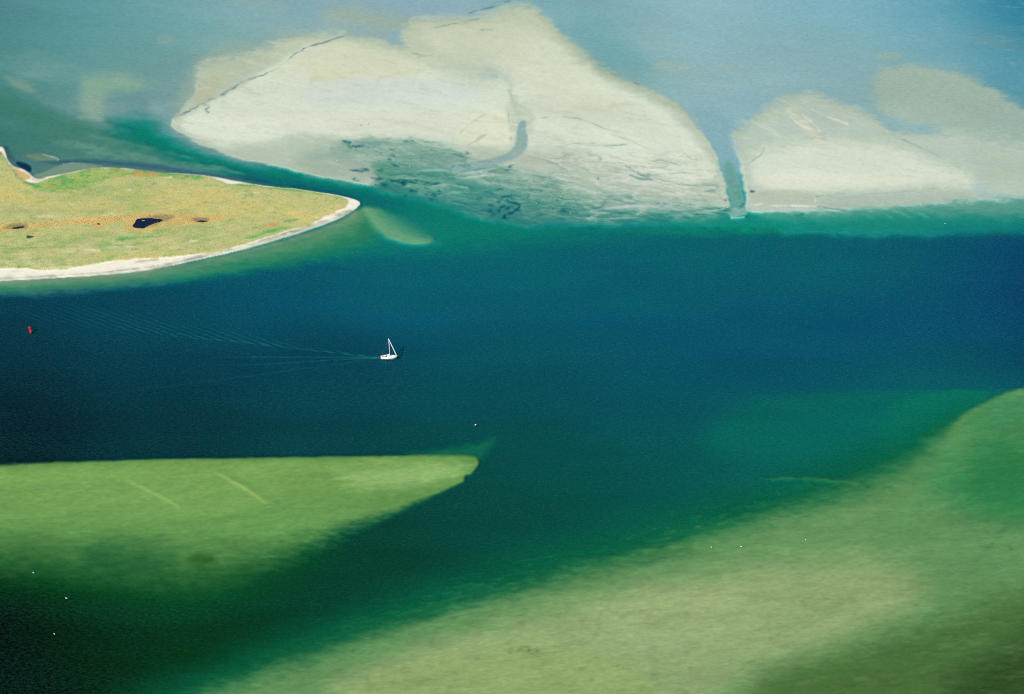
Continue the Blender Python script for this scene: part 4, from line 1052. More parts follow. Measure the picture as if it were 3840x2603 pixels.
# ------------------------------------------------------------------ grass, reeds and a bush on the island
def tufts(name, npts, test, hgt, wid, colfun, mat, seed, label, cat):
    rs = np.random.RandomState(seed)
    p_ = rs.rand(npts, 2) * (1500, 560) + (-100, 520)
    iu, iv = ((p_[:, 0] + MX) / RS - .5), ((p_[:, 1] + MY) / RS - .5)
    vals = bil(MAPS, iv, iu)
    keep = test(p_, vals, rs)
    p_, vals = p_[keep], vals[keep]
    z_ = vals[:, 3]
    a_, b_ = (p_[:, 0] - W0 / 2) / FPX, (H0 / 2 - p_[:, 1]) / FPX
    t_ = (z_ - CAM_H) / (-SP + b_ * CP)
    base_ = np.stack([a_ * t_, (CP + b_ * SP) * t_, z_ - .03], -1)
    nT = len(base_)
    V_, F_, Cl = [], [], []
    B = 3
    for k_ in range(B):
        an = rs.rand(nT) * 6.283
        h_ = hgt * (.5 + rs.rand(nT))
        w_ = wid * (.6 + .8 * rs.rand(nT))
        ca_, sa_ = np.cos(an), np.sin(an)
        off = (rs.rand(nT, 2) - .5) * wid
        c0 = base_ + np.stack([off[:, 0] - ca_ * w_ / 2, off[:, 1] - sa_ * w_ / 2, np.zeros(nT)], -1)
        c1 = base_ + np.stack([off[:, 0] + ca_ * w_ / 2, off[:, 1] + sa_ * w_ / 2, np.zeros(nT)], -1)
        lean = .5 * h_
        c2 = base_ + np.stack([off[:, 0] - sa_ * lean, off[:, 1] + ca_ * lean, h_], -1)
        V_.append(np.stack([c0, c1, c2], 1).reshape(-1, 3))
        cc_ = colfun(vals[:, :3], rs)
        Cl.append(np.repeat(cc_, 3, 0))
    V_ = np.concatenate(V_)
    F_ = np.arange(len(V_)).reshape(-1, 3)
    o_ = mesh_np(name, V_, F_, mat, [('bed_colour', 'FLOAT_COLOR', np.concatenate(Cl))], smooth=False)
    tag(o_, label, cat, kind='stuff')
    return o_


M_GRASS = ground_mat('grass_blades', .8, .06, .6, 0, spec=.1)
reed_s = reed * isl


def col_grass(c, rs):
    return np.clip(c * (1.02 + .10 * rs.rand(len(c), 1)) * (1 + .05 * (rs.rand(len(c), 3) - .5)), 0, .8)


def in_reed(p_):
    return bil(reed_s, (p_[:, 1] + MY) / RS - .5, (p_[:, 0] + MX) / RS - .5)


def ponds_mask(p_):
    m_ = np.zeros(len(p_), bool)
    for pp in PONDS:
        d_, _, _, ins = segdist(smoothpts([(a, b, 0.) for a, b in pp], 2), True, p_[:, 0].astype(np.float32), p_[:, 1].astype(np.float32))
        m_ |= ins
    return m_


tufts('grass', 90000, lambda p_, v_, rs: (v_[:, 5] > .6) & (rs.rand(len(p_)) < v_[:, 5]) & (in_reed(p_) < .4) & ~ponds_mask(p_), .18, .5, col_grass, M_GRASS, 5,
      'low olive and tawny grass covering the island', 'grass')
tufts('reeds', 60000, lambda p_, v_, rs: (in_reed(p_) > .4) & (v_[:, 5] > .5) & ~ponds_mask(p_), .5, .3, col_grass, M_GRASS, 6,
      'tan orange reeds in a belt around the island ponds', 'reeds')

M_LEAF = plain('shrub_leaves', (.035, .14, .035), .7, .4, 2.5)
M_WOOD = plain('shrub_wood', (.12, .08, .05), .8, .2, 3)
bz = ground_z(110, 890)
bw = at(110, 890, bz)
bush = bpy.data.objects.new('bush', None)
bush.location = bw
COL.objects.link(bush)
tag(bush, 'low dark green bush alone in the grass below the leftmost pond', 'bush')
rs = np.random.RandomState(9)
nL = 2600
d3 = rs.normal(size=(nL, 3))
d3 /= np.linalg.norm(d3, axis=1)[:, None]
rad = rs.rand(nL) ** .35
lob = 1 + .25 * np.sin(3 * np.arctan2(d3[:, 1], d3[:, 0]) + 1)
cen = d3 * rad[:, None] * lob[:, None] * (2.5, 1.7, 1.0)
cen[:, 2] = np.abs(cen[:, 2]) * 1.1 + .1
t1_, t2_ = rs.normal(size=(nL, 3)), rs.normal(size=(nL, 3))
t1_ /= np.linalg.norm(t1_, axis=1)[:, None]
t2_ /= np.linalg.norm(t2_, axis=1)[:, None]
lv = np.stack([cen - t1_ * .11, cen + t2_ * .07, cen + t1_ * .11, cen - t2_ * .07], 1).reshape(-1, 3)
mesh_np('crown', lv, np.arange(len(lv)).reshape(-1, 4), M_LEAF, parent=bush, smooth=False)


def tube(bm, p0, p1, r0, r1, seg=10, cap=True):
    p0, p1 = Vector(p0), Vector(p1)
    d = (p1 - p0).normalized()
    a = d.orthogonal().normalized()
    b = d.cross(a)
    rings = []
    for p_, r_ in ((p0, r0), (p1, r1)):
        rings.append([bm.verts.new(p_ + (a * math.cos(t) + b * math.sin(t)) * r_) for t in [2 * math.pi * k / seg for k in range(seg)]])
    for k in range(seg):
        bm.faces.new((rings[0][k], rings[0][(k + 1) % seg], rings[1][(k + 1) % seg], rings[1][k]))
    if cap:
        bm.faces.new(rings[0][::-1])
        bm.faces.new(rings[1])
    return rings


def lathe(bm, prof, seg=24, org=(0, 0, 0)):
    rings = []
    for r_, z_ in prof:
        rings.append([bm.verts.new((org[0] + r_ * math.cos(2 * math.pi * k / seg), org[1] + r_ * math.sin(2 * math.pi * k / seg), org[2] + z_)) for k in range(seg)])
    for i in range(len(rings) - 1):
        for k in range(seg):
            bm.faces.new((rings[i][k], rings[i][(k + 1) % seg], rings[i + 1][(k + 1) % seg], rings[i + 1][k]))
    bm.faces.new(rings[0][::-1])
    bm.faces.new(rings[-1])


def box(bm, c, s, rot=0.0, taper=1.0):
    vs = []
    for dz in (-1, 1):
        for dx, dy in ((-1, -1), (1, -1), (1, 1), (-1, 1)):
            k = taper if dz > 0 else 1
            v = Vector((dx * s[0] / 2 * k, dy * s[1] / 2 * k, dz * s[2] / 2))
            v.rotate(Matrix.Rotation(rot, 3, 'Z'))
            vs.append(bm.verts.new(v + Vector(c)))
    for f in ((3, 2, 1, 0), (4, 5, 6, 7), (0, 1, 5, 4), (1, 2, 6, 5), (2, 3, 7, 6), (3, 0, 4, 7)):
        bm.faces.new([vs[i] for i in f])


def obj(name, bm, mat, parent=None, smooth=False, bevel=0, loc=None):
    bmesh.ops.recalc_face_normals(bm, faces=bm.faces)
    me = bpy.data.meshes.new(name)
    bm.to_mesh(me)
    bm.free()
    me.materials.append(mat)
    if smooth:
        me.polygons.foreach_set('use_smooth', [True] * len(me.polygons))
    o_ = bpy.data.objects.new(name, me)
    COL.objects.link(o_)
    o_.parent = parent
    if loc is not None:
        o_.location = loc
    if bevel:
        md = o_.modifiers.new('bevel', 'BEVEL')
        md.width = bevel
        md.segments = 2
        md.limit_method = 'ANGLE'
    return o_


bm = bmesh.new()
for k in range(7):
    an = k * .9
    tube(bm, (.1 * math.cos(an), .1 * math.sin(an), -.1), (1.3 * math.cos(an), .9 * math.sin(an), .9), .06, .015, 6)
obj('stem', bm, M_WOOD, bush)

# ------------------------------------------------------------------ the yacht
M_HULL = plain('white_gelcoat', (.82, .82, .80), .25, .02, .8, coat=.4)
M_DECK = plain('cream_deck', (.78, .77, .72), .6, .04, 1.5)
M_SAIL = plain('white_sailcloth', (.82, .82, .80), .7, .04, 2)
M_SPAR = plain('pale_painted_spar', (.80, .80, .80), .3, .03, 2)
M_STEEL = plain('stainless_steel', (.60, .60, .60), .25, .05, 4, metal=.8)
M_DARK = plain('navy_canvas', (.02, .03, .05), .7, .2, 3)
M_WIN = plain('smoked_acrylic', (.03, .05, .06), .1, .2, 3)
M_TEAK = plain('weathered_teak', (.42, .30, .18), .7, .15, 6)
M_YEL = plain('yellow_cover_end', (.72, .62, .05), .6, .1, 3)
M_GREENROPE = plain('green_rope', (.08, .30, .08), .8, .15, 8)
M_RED = plain('red_buoy_paint', (.62, .010, .022), .4, .12, 1.2)

yacht = bpy.data.objects.new('sailing_yacht', None)
yacht.location = BOAT
yacht.rotation_euler = (0, 0, math.radians(4.5))
yacht.scale = (.9, 1, 1)
COL.objects.link(yacht)
tag(yacht, 'white sailing yacht under bare mast with furled sails motoring along the deep channel', 'sailboat')
LH = 10.4


def half_beam(t):       # t: 0 stern .. 1 bow
    return 1.72 * max(0.0, 1 - (max(t - .42, 0) / .58) ** 2.1) ** .85 * (.78 + .22 * min(t / .42, 1) ** .8)


def sheer(t):
    return 1.05 + .32 * t * t


def hull_section(t, n_=10):
    b = max(half_beam(t), .015)
    dr = .42 * math.sin(math.pi * min(max(t * .9 + .05, 0), 1)) + .05
    pts = []
    for k in range(n_ + 1):
        s = k / n_
        y_ = b * math.sin(s * math.pi / 2) ** .62
        z_ = -dr + (sheer(t) + dr) * (1 - math.cos(s * math.pi / 2)) ** .9
        pts.append((y_, z_))
    return pts


bm = bmesh.new()
NS = 28
sec = []
for i in range(NS + 1):
    t = i / NS
    prof = hull_section(t)
    x_ = -LH / 2 + LH * t
    row = []
    for s_ in (-1, 1):
        rr = []
        for (y_, z_) in prof:
            rake = (.75 * (z_ - .2) * t ** 4) - (.28 * (1 - t) ** 8 * z_)
            rr.append(bm.verts.new((x_ + rake, s_ * y_, z_)))
        row.append(rr)
    sec.append(row)
for i in range(NS):
    for s_ in (0, 1):
        for k in range(len(sec[0][0]) - 1):
            a, b, c, d = sec[i][s_][k], sec[i + 1][s_][k], sec[i + 1][s_][k + 1], sec[i][s_][k + 1]
            bm.faces.new((a, b, c, d))
for i in (0, NS):
    bm.faces.new(sec[i][0] + sec[i][1][::-1])
bmesh.ops.remove_doubles(bm, verts=bm.verts, dist=.004)
obj('hull', bm, M_HULL, yacht, smooth=True)
# deck with a cockpit well
bm = bmesh.new()
dv = []
for i in range(NS + 1):
    t = i / NS
    x_ = -LH / 2 + LH * t
    z_ = sheer(t) + .015
    rake = (.75 * (z_ - .2) * t ** 4) - (.28 * (1 - t) ** 8 * z_)
    b = max(half_beam(t), .01)
    wi = .62 if .07 < t < .34 else .0
    row = []
    for f_ in (-1, -.5, .5, 1):
        yy = f_ * b if abs(f_) == 1 else (math.copysign(wi, f_) if wi else f_ * b * .7)
        row.append(bm.verts.new((x_ + rake, yy * .985, z_ + .04 * (1 - abs(f_)))))
    dv.append((row, wi))
for i in range(NS):
    for k in range(3):
        if k == 1 and dv[i][1] and dv[i + 1][1]:
            continue
        bm.faces.new((dv[i][0][k], dv[i + 1][0][k], dv[i + 1][0][k + 1], dv[i][0][k + 1]))
obj('deck', bm, M_DECK, yacht)
bm = bmesh.new()
box(bm, (-3.05, 0, .60), (2.9, 1.24, .06))
for s_ in (-1, 1):
    box(bm, (-3.05, s_ * .64, .85), (2.9, .05, .46))
    box(bm, (-3.05, s_ * .46, .90), (2.6, .34, .07))
box(bm, (-4.5, 0, .85), (.05, 1.2, .44))
box(bm, (-1.6, 0, .85), (.05, 1.2, .44))
obj('cockpit', bm, M_TEAK, yacht)
def sides(name, mat, parent, fn, **kw):
    for s_ in (-1, 1):
        bm_ = bmesh.new()
        fn(bm_, s_)
        obj(name, bm_, mat, parent, **kw)


sides('coaming', M_HULL, yacht, lambda b_, s_: box(b_, (-2.75, s_ * .86, 1.19), (2.6, .14, .24), taper=.96), bevel=.04)
# coach roof
bm = bmesh.new()
prof = [(-1.55, .98, .46), (-.6, 1.02, .48), (.8, .92, .44), (2.0, .66, .32), (2.9, .30, .06)]
rows_ = []
for (x_, hw, h_) in prof:
    z0 = sheer((x_ + LH / 2) / LH) + .02
    rows_.append([bm.verts.new(v) for v in ((x_, -hw, z0), (x_, -hw * .86, z0 + h_ * .9), (x_, -hw * .4, z0 + h_), (x_, hw * .4, z0 + h_), (x_, hw * .86, z0 + h_ * .9), (x_, hw, z0))])
for i in range(len(rows_) - 1):
    for k in range(5):
        bm.faces.new((rows_[i][k], rows_[i + 1][k], rows_[i + 1][k + 1], rows_[i][k + 1]))
bm.faces.new(rows_[0])
bm.faces.new(rows_[-1][::-1])
roof = obj('coachroof', bm, M_HULL, yacht, bevel=.03)
for s_ in (-1, 1):
    for (x_, w_) in ((-.8, .7), (.25, .7), (1.25, .45)):
        bm = bmesh.new()
        hw = 1.0 - .08 * max(x_, 0)
        box(bm, (x_, s_ * hw * .955, 1.36), (w_, .05, .17))
        obj('window', bm, M_WIN, roof, bevel=.02)
bm = bmesh.new()
box(bm, (2.1, 0, 1.60), (.52, .52, .05))
obj('hatch', bm, M_WIN, roof, bevel=.02)
bm = bmesh.new()
box(bm, (-1.56, 0, 1.42), (.05, .6, .42))
obj('companionway', bm, M_WIN, roof)
# spray hood, dark window band above the companionway
bm = bmesh.new()
hoop = []
for x_, hh, ww in ((-2.0, .52, 1.0), (-1.65, .58, 1.02), (-1.2, .42, .98), (-.95, .05, .92)):
    hoop.append([bm.verts.new((x_, ww * math.cos(a_), 1.42 + hh * math.sin(a_))) for a_ in np.linspace(0, math.pi, 11)])
for i in range(3):
    for k in range(10):
        bm.faces.new((hoop[i][k], hoop[i + 1][k], hoop[i + 1][k + 1], hoop[i][k + 1]))
hood = obj('spray_hood', bm, M_DARK, yacht, smooth=True)
md = hood.modifiers.new('solid', 'SOLIDIFY')
md.thickness = .02
# mast, boom, sails
MX_ = .78
MH = 14.4
bm = bmesh.new()
tube(bm, (MX_, 0, 1.4), (MX_ - .28, 0, MH), .23, .19, 14)
mast = obj('mast', bm, M_SPAR, yacht, smooth=True)
for z_, wdt in ((5.6, .95), (9.8, .75)):
    sides('spreader', M_SPAR, mast, lambda b_, s_: tube(b_, (MX_ - .12, 0, z_), (MX_ - .3, s_ * wdt, z_ + .05), .035, .025, 6))
bm = bmesh.new()
tube(bm, (MX_ - .28, 0, MH), (MX_ - .28, 0, MH + .5), .012, .012, 5)
box(bm, (MX_ - .28, 0, MH + .12), (.3, .06, .03))
obj('masthead_vane', bm, M_STEEL, mast)
bm = bmesh.new()
tube(bm, (MX_ - .1, 0, 2.28), (MX_ - 4.1, 0, 2.12), .07, .06, 10)
boom = obj('boom', bm, M_SPAR, yacht, smooth=True)
bm = bmesh.new()
rg = []
for i in range(13):
    s = i / 12
    x_ = MX_ - .12 - 3.85 * s
    h_ = .62 * (1 - s) ** 2.5 + .26 + .02 * math.sin(i * 2.3)
    w_ = .20 + .02 * math.sin(i * 1.7)
    rg.append([bm.verts.new((x_, w_ * math.cos(a_), 2.2 - .12 * s + .5 * h_ + .5 * h_ * math.sin(a_))) for a_ in np.linspace(0, 2 * math.pi, 11)[:-1]])
for i in range(12):
    for k in range(10):
        bm.faces.new((rg[i][k], rg[i][(k + 1) % 10], rg[i + 1][(k + 1) % 10], rg[i + 1][k]))
bm.faces.new(rg[0])
bm.faces.new(rg[-1][::-1])
ms = obj('furled_mainsail', bm, M_SAIL, yacht, smooth=True)
bm = bmesh.new()
tube(bm, (MX_ - 3.9, 0, 2.28), (MX_ - 4.15, 0, 2.26), .22, .17, 10)
obj('sail_cover_end', bm, M_YEL, ms)
BOWX = LH / 2 + .5
bm = bmesh.new()
pr = [(0, .06), (.05, .18), (.12, .28), (.5, .27), (.85, .22), (.97, .12), (1, .06)]
pA, pB = Vector((BOWX - .25, 0, 1.55)), Vector((MX_ - .12, 0, MH - .9))
dd = (pB - pA).normalized()
aa = dd.orthogonal().normalized()
bb = dd.cross(aa)
rg = [[bm.verts.new(pA.lerp(pB, s) + (aa * math.cos(t) + bb * math.sin(t)) * r_) for t in [k * 2 * math.pi / 12 for k in range(12)]] for s, r_ in pr]
for i in range(len(rg) - 1):
    for k in range(12):
        bm.faces.new((rg[i][k], rg[i][(k + 1) % 12], rg[i + 1][(k + 1) % 12], rg[i + 1][k]))
bm.faces.new(rg[0])
bm.faces.new(rg[-1])
jib = obj('furled_jib', bm, M_SAIL, yacht, smooth=True)
bm = bmesh.new()
tube(bm, (BOWX - .25, 0, 1.4), (BOWX - .25, 0, 1.56), .12, .12, 10)
obj('furling_drum', bm, M_STEEL, jib)
bm = bmesh.new()
tube(bm, pA.lerp(pB, .17), (2.9, .6, 1.42), .028, .028, 6)
obj('jib_sheet', bm, M_GREENROPE, jib)


def shroud(b_, s_):
    tube(b_, (MX_ - .3, s_ * 1.55, 1.25), (MX_ - .3, s_ * .95, 5.65), .018, .018, 5)
    tube(b_, (MX_ - .3, s_ * .95, 5.65), (MX_ - .3, s_ * .75, 9.85), .018, .018, 5)
    tube(b_, (MX_ - .3, s_ * .75, 9.85), (MX_ - .28, 0, MH - .1), .018, .018, 5)


sides('shroud', M_STEEL, mast, shroud)
bm = bmesh.new()
tube(bm, (-LH / 2 - .1, 0, 1.1), (MX_ - .3, 0, MH), .018, .018, 5)
obj('backstay', bm, M_STEEL, mast)
# rails


def rail(b_, s_):
    for i in range(2, 27, 4):
        t = i / NS
        x_, y_, z_ = -LH / 2 + LH * t, s_ * half_beam(t) * .95, sheer(t)
        tube(b_, (x_, y_, z_), (x_, y_, z_ + .62), .018, .014, 6)
        if i < 26:
            t2 = (i + 4) / NS
            tube(b_, (x_, y_, z_ + .6), (-LH / 2 + LH * t2, s_ * half_beam(t2) * .95, sheer(t2) + .6), .008, .008, 4)


sides('guard_rail', M_STEEL, yacht, rail)
bm = bmesh.new()
last = None
for a_ in np.linspace(-1.2, 1.2, 9):
    p_ = Vector((LH / 2 - .75 + 1.1 * math.cos(a_), .62 * math.sin(a_), 2.0))
    if last is not None:
        tube(bm, last, p_, .02, .02, 6)
    last = p_
for a_ in (-1.1, 0, 1.1):
    tube(bm, (LH / 2 - .8 + 1.05 * math.cos(a_), .6 * math.sin(a_), 1.36), (LH / 2 - .75 + 1.1 * math.cos(a_), .62 * math.sin(a_), 2.0), .02, .02, 6)
obj('pulpit', bm, M_STEEL, yacht)
bm = bmesh.new()
for s_ in (-1, 1):
    tube(bm, (-4.9, s_ * 1.15, 1.05), (-4.95, s_ * 1.15, 1.7), .02, .02, 6)
    tube(bm, (-4.1, s_ * 1.3, 1.05), (-4.1, s_ * 1.3, 1.7), .02, .02, 6)
    tube(bm, (-4.95, s_ * 1.15, 1.7), (-4.1, s_ * 1.3, 1.7), .02, .02, 6)
tube(bm, (-4.95, -1.15, 1.7), (-4.95, 1.15, 1.7), .02, .02, 6)
obj('pushpit', bm, M_STEEL, yacht)
bm = bmesh.new()
lathe(bm, [(.02, 0), (.06, .02), (.05, .55), (.09, .62), (.02, .66)], 10, (-3.9, 0, .62))
ped = obj('steering_pedestal', bm, M_STEEL, yacht)
bm = bmesh.new()
last = None
for k in range(17):
    a_ = k * 2 * math.pi / 16
    p_ = Vector((-4.02, .42 * math.cos(a_), 1.2 + .42 * math.sin(a_)))
    if last is not None:
        tube(bm, last, p_, .02, .02, 6)
    last = p_
for k in range(4):
    a_ = k * math.pi / 4
    tube(bm, (-4.02, .42 * math.cos(a_), 1.2 + .42 * math.sin(a_)), (-4.02, -.42 * math.cos(a_), 1.2 - .42 * math.sin(a_)), .012, .012, 5)
obj('steering_wheel', bm, M_STEEL, ped)
bm = bmesh.new()
box(bm, (.2, 0, -1.0), (1.5, .16, 1.3), taper=1.15)
box(bm, (.1, 0, -1.62), (1.9, .32, .22))
obj('keel', bm, M_DARK, yacht, bevel=.05)
bm = bmesh.new()
box(bm, (-4.5, 0, -.55), (.42, .09, 1.1), taper=1.1)
obj('rudder', bm, M_HULL, yacht, bevel=.02)
bm = bmesh.new()
tube(bm, (-5.15, -.9, 1.1), (-5.5, -.9, 2.3), .016, .012, 6)
vs = [bm.verts.new(v) for v in ((-5.42, -.9, 2.0), (-5.95, -.88, 1.75), (-5.95, -.95, 2.05), (-5.5, -.9, 2.28))]
bm.faces.new(vs)
obj('ensign_staff', bm, plain('red_ensign', (.6, .03, .03), .8), yacht)

# ------------------------------------------------------------------ two people in the cockpit
M_SKIN = plain('skin', (.55, .34, .25), .6, .05, 8)
M_HAIR1 = plain('brown_hair', (.10, .06, .03), .8, .2, 20)
M_HAIR2 = plain('straw_hat', (.62, .55, .35), .8, .1, 20)
M_VEST = plain('orange_lifejacket', (.85, .16, .05), .7, .06, 6)
M_TROU = plain('white_trousers', (.74, .73, .70), .8, .05, 6)
M_TROU2 = plain('grey_trousers', (.35, .37, .40), .8, .05, 6)


def skin_mesh(name, verts, edges, radii, mat, parent, root=0, sub=2):
    me = bpy.data.meshes.new(name)
    me.from_pydata([tuple(v) for v in verts], edges, [])
    o_ = bpy.data.objects.new(name, me)
    COL.objects.link(o_)
    o_.parent = parent
    me.materials.append(mat)
    md_ = o_.modifiers.new('skin', 'SKIN')
    md_.use_smooth_shade = True
    for i, r_ in enumerate(radii):
        me.skin_vertices[0].data[i].radius = (r_, r_) if not isinstance(r_, tuple) else r_
        me.skin_vertices[0].data[i].use_root = (i == root)
    ms_ = o_.modifiers.new('sub', 'SUBSURF')
    ms_.levels = ms_.render_levels = sub
    return o_


def person(name, loc, rz, label, vest, trou, hair, reach):
    r = bpy.data.objects.new('person', None)
    r.location = loc
    r.rotation_euler = (0, 0, rz)
    COL.objects.link(r)
    tag(r, label, 'person', 'people in the yacht cockpit')
    # seated: origin = seat height under the pelvis, facing +x
    v = [(0, 0, .10), (0, 0, .28), (.01, 0, .46), (.01, 0, .56), (.02, 0, .64), (.03, 0, .75)]      # pelvis..neck..head
    e = [(0, 1), (1, 2), (2, 3), (3, 4), (4, 5)]
    ra_ = [(.15, .12), (.14, .11), (.17, .11), (.07, .07), (.055, .055), (.085, .095)]
    for s_ in (-1, 1):
        b_ = len(v)
        v += [(.02, s_ * .09, .09), (.42, s_ * .12, .12), (.46, s_ * .12, -.30), (.56, s_ * .12, -.36)]
        e += [(0, b_), (b_, b_ + 1), (b_ + 1, b_ + 2), (b_ + 2, b_ + 3)]
        ra_ += [.09, .062, .045, .035]
        b_ = len(v)
        v += [(.01, s_ * .19, .48), (.10, s_ * .24, .26), (reach, s_ * .18, .28), (reach + .08, s_ * .17, .29)]
        e += [(2, b_), (b_, b_ + 1), (b_ + 1, b_ + 2), (b_ + 2, b_ + 3)]
        ra_ += [.055, .042, .03, .035]
    # nose
    skin_mesh('body', v, e, ra_, M_SKIN, r)
    for s_ in (-1, 1):
        hand_v, hand_e, hr = [], [], []
        w_ = Vector((reach + .08, s_ * .17, .29))
        for k in range(4):
            b_ = len(hand_v)
            L_ = (.07, .08, .075, .06)[k]
            o0 = w_ + Vector((.01, (k - 1.5) * .02, 0))
            hand_v += [o0, o0 + Vector((L_ * .5, 0, -.004)), o0 + Vector((L_ * .85, 0, -.03))]
            hand_e += [(b_, b_ + 1), (b_ + 1, b_ + 2)]
            hr += [.010, .009, .008]
        b_ = len(hand_v)
        o0 = w_ + Vector((-.03, -s_ * .03, 0))
        hand_v += [o0, o0 + Vector((.03, -s_ * .025, -.01)), o0 + Vector((.06, -s_ * .03, -.02))]
        hand_e += [(b_, b_ + 1), (b_ + 1, b_ + 2)]
        hr += [.011, .010, .009]
        bmf = bmesh.new()
        for (i, j) in hand_e:
            tube(bmf, hand_v[i], hand_v[j], hr[i], hr[j], 6)
        box(bmf, w_ + Vector((-.02, 0, 0)), (.09, .085, .03))
        obj('hand', bmf, M_SKIN, r, smooth=True)
    bmj = bmesh.new()
    hd = []
    for z_, w_, d_ in ((.20, .19, .15), (.30, .19, .15), (.42, .22, .16), (.52, .19, .13), (.575, .08, .08)):
        hd.append([bmj.verts.new((.01 + d_ * math.cos(a_), w_ * math.sin(a_), z_)) for a_ in np.linspace(0, 2 * math.pi, 15)[:-1]])
    for i in range(4):
        for k in range(14):
            bmj.faces.new((hd[i][k], hd[i][(k + 1) % 14], hd[i + 1][(k + 1) % 14], hd[i + 1][k]))
    obj('lifejacket', bmj, vest, r, smooth=True)
    vt = [(0, 0, .12)]
    et, rt = [], [(.17, .14)]
    for s_ in (-1, 1):
        b_ = len(vt)
        vt += [(.03, s_ * .095, .10), (.42, s_ * .12, .12), (.455, s_ * .12, -.24)]
        et += [(0, b_), (b_, b_ + 1), (b_ + 1, b_ + 2)]
        rt += [.105, .078, .062]
    skin_mesh('trousers', vt, et, rt, trou, r)
    # hair cap, nose, ears
    bmh = bmesh.new()
    bmesh.ops.create_uvsphere(bmh, u_segments=14, v_segments=9, radius=.108)
    for v_ in bmh.verts:
        v_.co = Vector((v_.co.x * 1.05 + .015, v_.co.y, v_.co.z * 1.0 + .80))
    bmesh.ops.delete(bmh, geom=[v_ for v_ in bmh.verts if v_.co.z < .76 or (v_.co.x > .09 and v_.co.z < .83)], context='VERTS')
    obj('hair', bmh, hair, r, smooth=True)
    bmn = bmesh.new()
    tube(bmn, (.11, 0, .765), (.145, 0, .74), .008, .014, 6)
    obj('nose', bmn, M_SKIN, r, smooth=True)
    sides('ear', M_SKIN, r, lambda b_, s_: tube(b_, (.035, s_ * .085, .76), (.03, s_ * .105, .765), .022, .018, 8), smooth=True)
    sides('eye', M_HAIR1, r, lambda b_, s_: tube(b_, (.105, s_ * .035, .785), (.117, s_ * .035, .785), .013, .010, 8))
    bme = bmesh.new()
    tube(bme, (.112, -.028, .715), (.112, .028, .715), .007, .007, 6)
    obj('mouth', bme, M_HAIR1, r)
    return r


Rz = Matrix.Rotation(yacht.rotation_euler.z, 4, 'Z')


def on_boat(x, y, z):
    return BOAT + (Rz @ Vector((x, y, z)))


person('p', on_boat(-3.95, .52, 1.02), yacht.rotation_euler.z - .15, 'person in orange lifejacket sitting at the far side of the yacht cockpit', M_VEST, M_TROU, M_HAIR2, .36)
person('p', on_boat(-3.75, -.62, 1.02), yacht.rotation_euler.z + .5, 'person in orange lifejacket sitting at the near side of the yacht cockpit', M_VEST, M_TROU, M_HAIR1, .34)

# ------------------------------------------------------------------ channel buoy
buoy = bpy.data.objects.new('channel_buoy', None)
buoy.location = at(115, 1243.5)
buoy.rotation_euler = (math.radians(-3), math.radians(-9), 0)
COL.objects.link(buoy)
tag(buoy, 'leaning red channel buoy afloat on dark blue water left of the yacht', 'buoy')
bm = bmesh.new()
lathe(bm, [(.55, -.9), (.80, -.7), (.86, -.3), (.86, .45), (.80, .62), (.60, .72)], 28)
obj('float', bm, M_RED, buoy, smooth=True, bevel=.02)
bm = bmesh.new()
lathe(bm, [(.58, .70), (.60, 1.1), (.58, 1.9), (.62, 2.0), (.62, 2.08)], 28)
body = obj('body', bm, M_RED, buoy, smooth=True)
for k in range(3):
    bm = bmesh.new()
    a_ = k * 2.094 + .3
    tube(bm, (.45 * math.cos(a_), .45 * math.sin(a_), 2.05), (.40 * math.cos(a_), .40 * math.sin(a_), 2.5), .04, .04, 6)
    obj('bracket', bm, M_RED, buoy)
bm = bmesh.new()
lathe(bm, [(.60, 2.42), (.63, 2.46), (.63, 3.25), (.58, 3.32)], 28)
obj('top_mark', bm, M_RED, buoy, smooth=True)
sides('lifting_eye', M_STEEL, buoy, lambda b_, s_: tube(b_, (s_ * .7, 0, .55), (s_ * .7, 0, .82), .04, .04, 6))

# ------------------------------------------------------------------ gulls
M_GULL = plain('white_plumage', (.86, .86, .84), .8, .03, 6)


def gull_mesh():
    bm = bmesh.new()
    sp = [(-.40, .02, .10, .02), (-.28, .06, .11, .05), (-.12, .13, .10, .10), (.05, .15, .10, .12), (.20, .11, .12, .10), (.28, .065, .20, .07), (.33, .06, .25, .065), (.39, .045, .25, .05), (.43, .012, .24, .012), (.50, .006, .23, .006)]
    rg = []
    for x_, w_, zc, h_ in sp:
        rg.append([bm.verts.new((x_, w_ * math.cos(a_), zc + h_ * math.sin(a_))) for a_ in np.linspace(0, 2 * math.pi, 11)[:-1]])
    for i in range(len(rg) - 1):
        for k in range(10):
            bm.faces.new((rg[i][k], rg[i][(k + 1) % 10], rg[i + 1][(k + 1) % 10], rg[i + 1][k]))
    bm.faces.new(rg[0])
    bm.faces.new(rg[-1])
    for s_ in (-1, 1):                                    # folded wings
        w = [bm.verts.new(v) for v in ((.16, s_ * .10, .20), (.10, s_ * .19, .15), (-.15, s_ * .17, .14), (-.46, s_ * .03, .14), (-.15, s_ * .06, .22))]
        bm.faces.new(w if s_ > 0 else w[::-1])
        w2 = [bm.verts.new(v.co + Vector((0, s_ * .012, -.03))) for v in w]
        bm.faces.new(w2[::-1] if s_ > 0 else w2)
        for k in range(5):
            bm.faces.new((w[k], w[(k + 1) % 5], w2[(k + 1) % 5], w2[k]))
    return bm


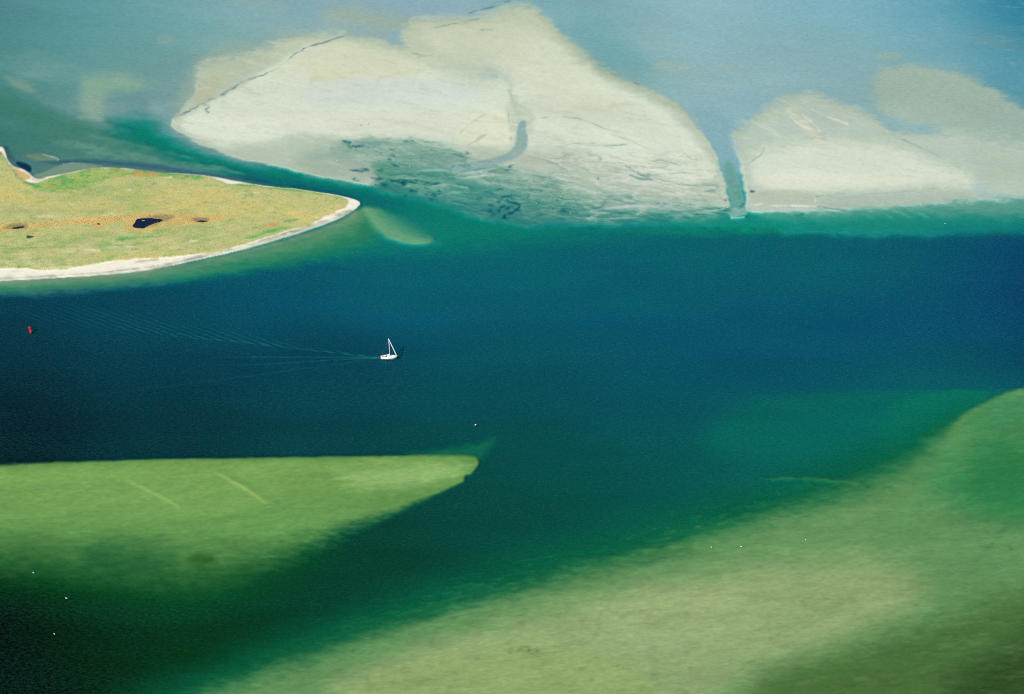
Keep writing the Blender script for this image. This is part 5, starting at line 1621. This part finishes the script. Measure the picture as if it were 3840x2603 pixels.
GULLS = [
    (125.5, 2148.5, 1.35, 'white gull on dark green water, topmost of the three at the lower left', 'w'),
    (249, 2244, 1.6, 'white gull on dark green water, middle and rightmost of the three at the lower left', 'w'),
    (204, 2378, 1.35, 'white gull on dark green water, lowest of the three at the lower left', 'w'),
    (1783, 1594, 1.7, 'white gull alone on deep water above the tip of the green sandbar', 'w'),
    (2668, 2052.6, 1.3, 'white gull on green shallows, left one of the close pair at lower right', 'w'),
    (2780, 2050, 1.3, 'white gull on green shallows, right one of the close pair at lower right', 'w'),
    (3021, 2024, 1.0, 'faint white gull on green shallows, right of the close pair', 'w'),
    (3544, 840, 1.2, 'white gull on green water off the right end of the pale sandbank', 'w'),
    (1237, 596, 1.0, 'white gull on wet sand north of the island tip, left of two', 'w'),
    (1263, 602, 1.0, 'white gull on wet sand north of the island tip, right of two', 'w'),
    (1536, 624, 1.0, 'white gull standing just below the row of gulls on eelgrass flats', 'w'),
    (2011, 764, .9, 'white gull right of the dark weed patch, upper of two', 'w'),
    (2033, 774, .9, 'white gull right of the dark weed patch, lower of two', 'w'),
    (2101, 738, .9, 'white gull on grey flat up and right of the dark weed patch', 'w'),
    (2139, 800, 1.0, 'white gull near the outer edge of the flat, right of the dark weed', 'w'),
    (2226, 676, 1.0, 'white gull beside a small dark clump on the big sandbank', 'w'),
    (2219, 757, .9, 'white gull low on the big sandbank, below the one by the clump', 'w'),
    (2730, 779, 1.0, 'white gull on the left lip of the tidal creek mouth', 'w'),
    (2802, 793, 1.0, 'white gull on the right lip of the tidal creek mouth', 'w'),
    (2972, 775, 1.0, 'white gull on the bright white sand ridge right of the creek mouth', 'w'),
    (3095, 732, 1.1, 'white gull above the bend of the white sand ridge', 'w'),
    (3235, 767, .9, 'faint white gull on grey mud right of the white sand ridge', 'w'),
    (3453, 768, .9, 'white gull at the right rim of the eastern sandbank, left one', 'w'),
    (3536, 752, .9, 'white gull at the right rim of the eastern sandbank, right one', 'w'),
]
GROW = [(1541, 579), (1546, 580), (1552, 581.5), (1559, 582), (1564, 583), (1570, 589)]
WORDS = ['first from the left', 'second from the left', 'third from the left', 'fourth from the left', 'fifth from the left', 'last at the right end']
for k, (a_, b_) in enumerate(GROW):
    GULLS.append((a_, b_, .85, 'tiny white gull in the row of six on the flats, ' + WORDS[k], 'r'))
g0 = None
rnd = random.Random(4)
for k, (a_, b_, sc_, lab, gp) in enumerate(GULLS):
    if g0 is None:
        o_ = g0 = obj('gull', gull_mesh(), M_GULL, None, smooth=True)
    else:
        o_ = g0.copy()
        COL.objects.link(o_)
    w_ = at(a_, b_, 0)
    q_, _, _ = sample(np.array([[w_.x]]), np.array([[w_.y]]), np.array([[0.0]]))
    o_.location = (w_.x, w_.y, max(float(q_[0, 0, 3]), 0) - .02)
    o_.scale = (sc_, sc_, sc_)
    o_.rotation_euler = (0, 0, rnd.uniform(-.9, .9) + (math.pi if rnd.random() < .5 else 0))
    tag(o_, lab, 'gull', 'white gulls resting in a row on the flats' if gp == 'r' else 'white gulls on the water and flats')
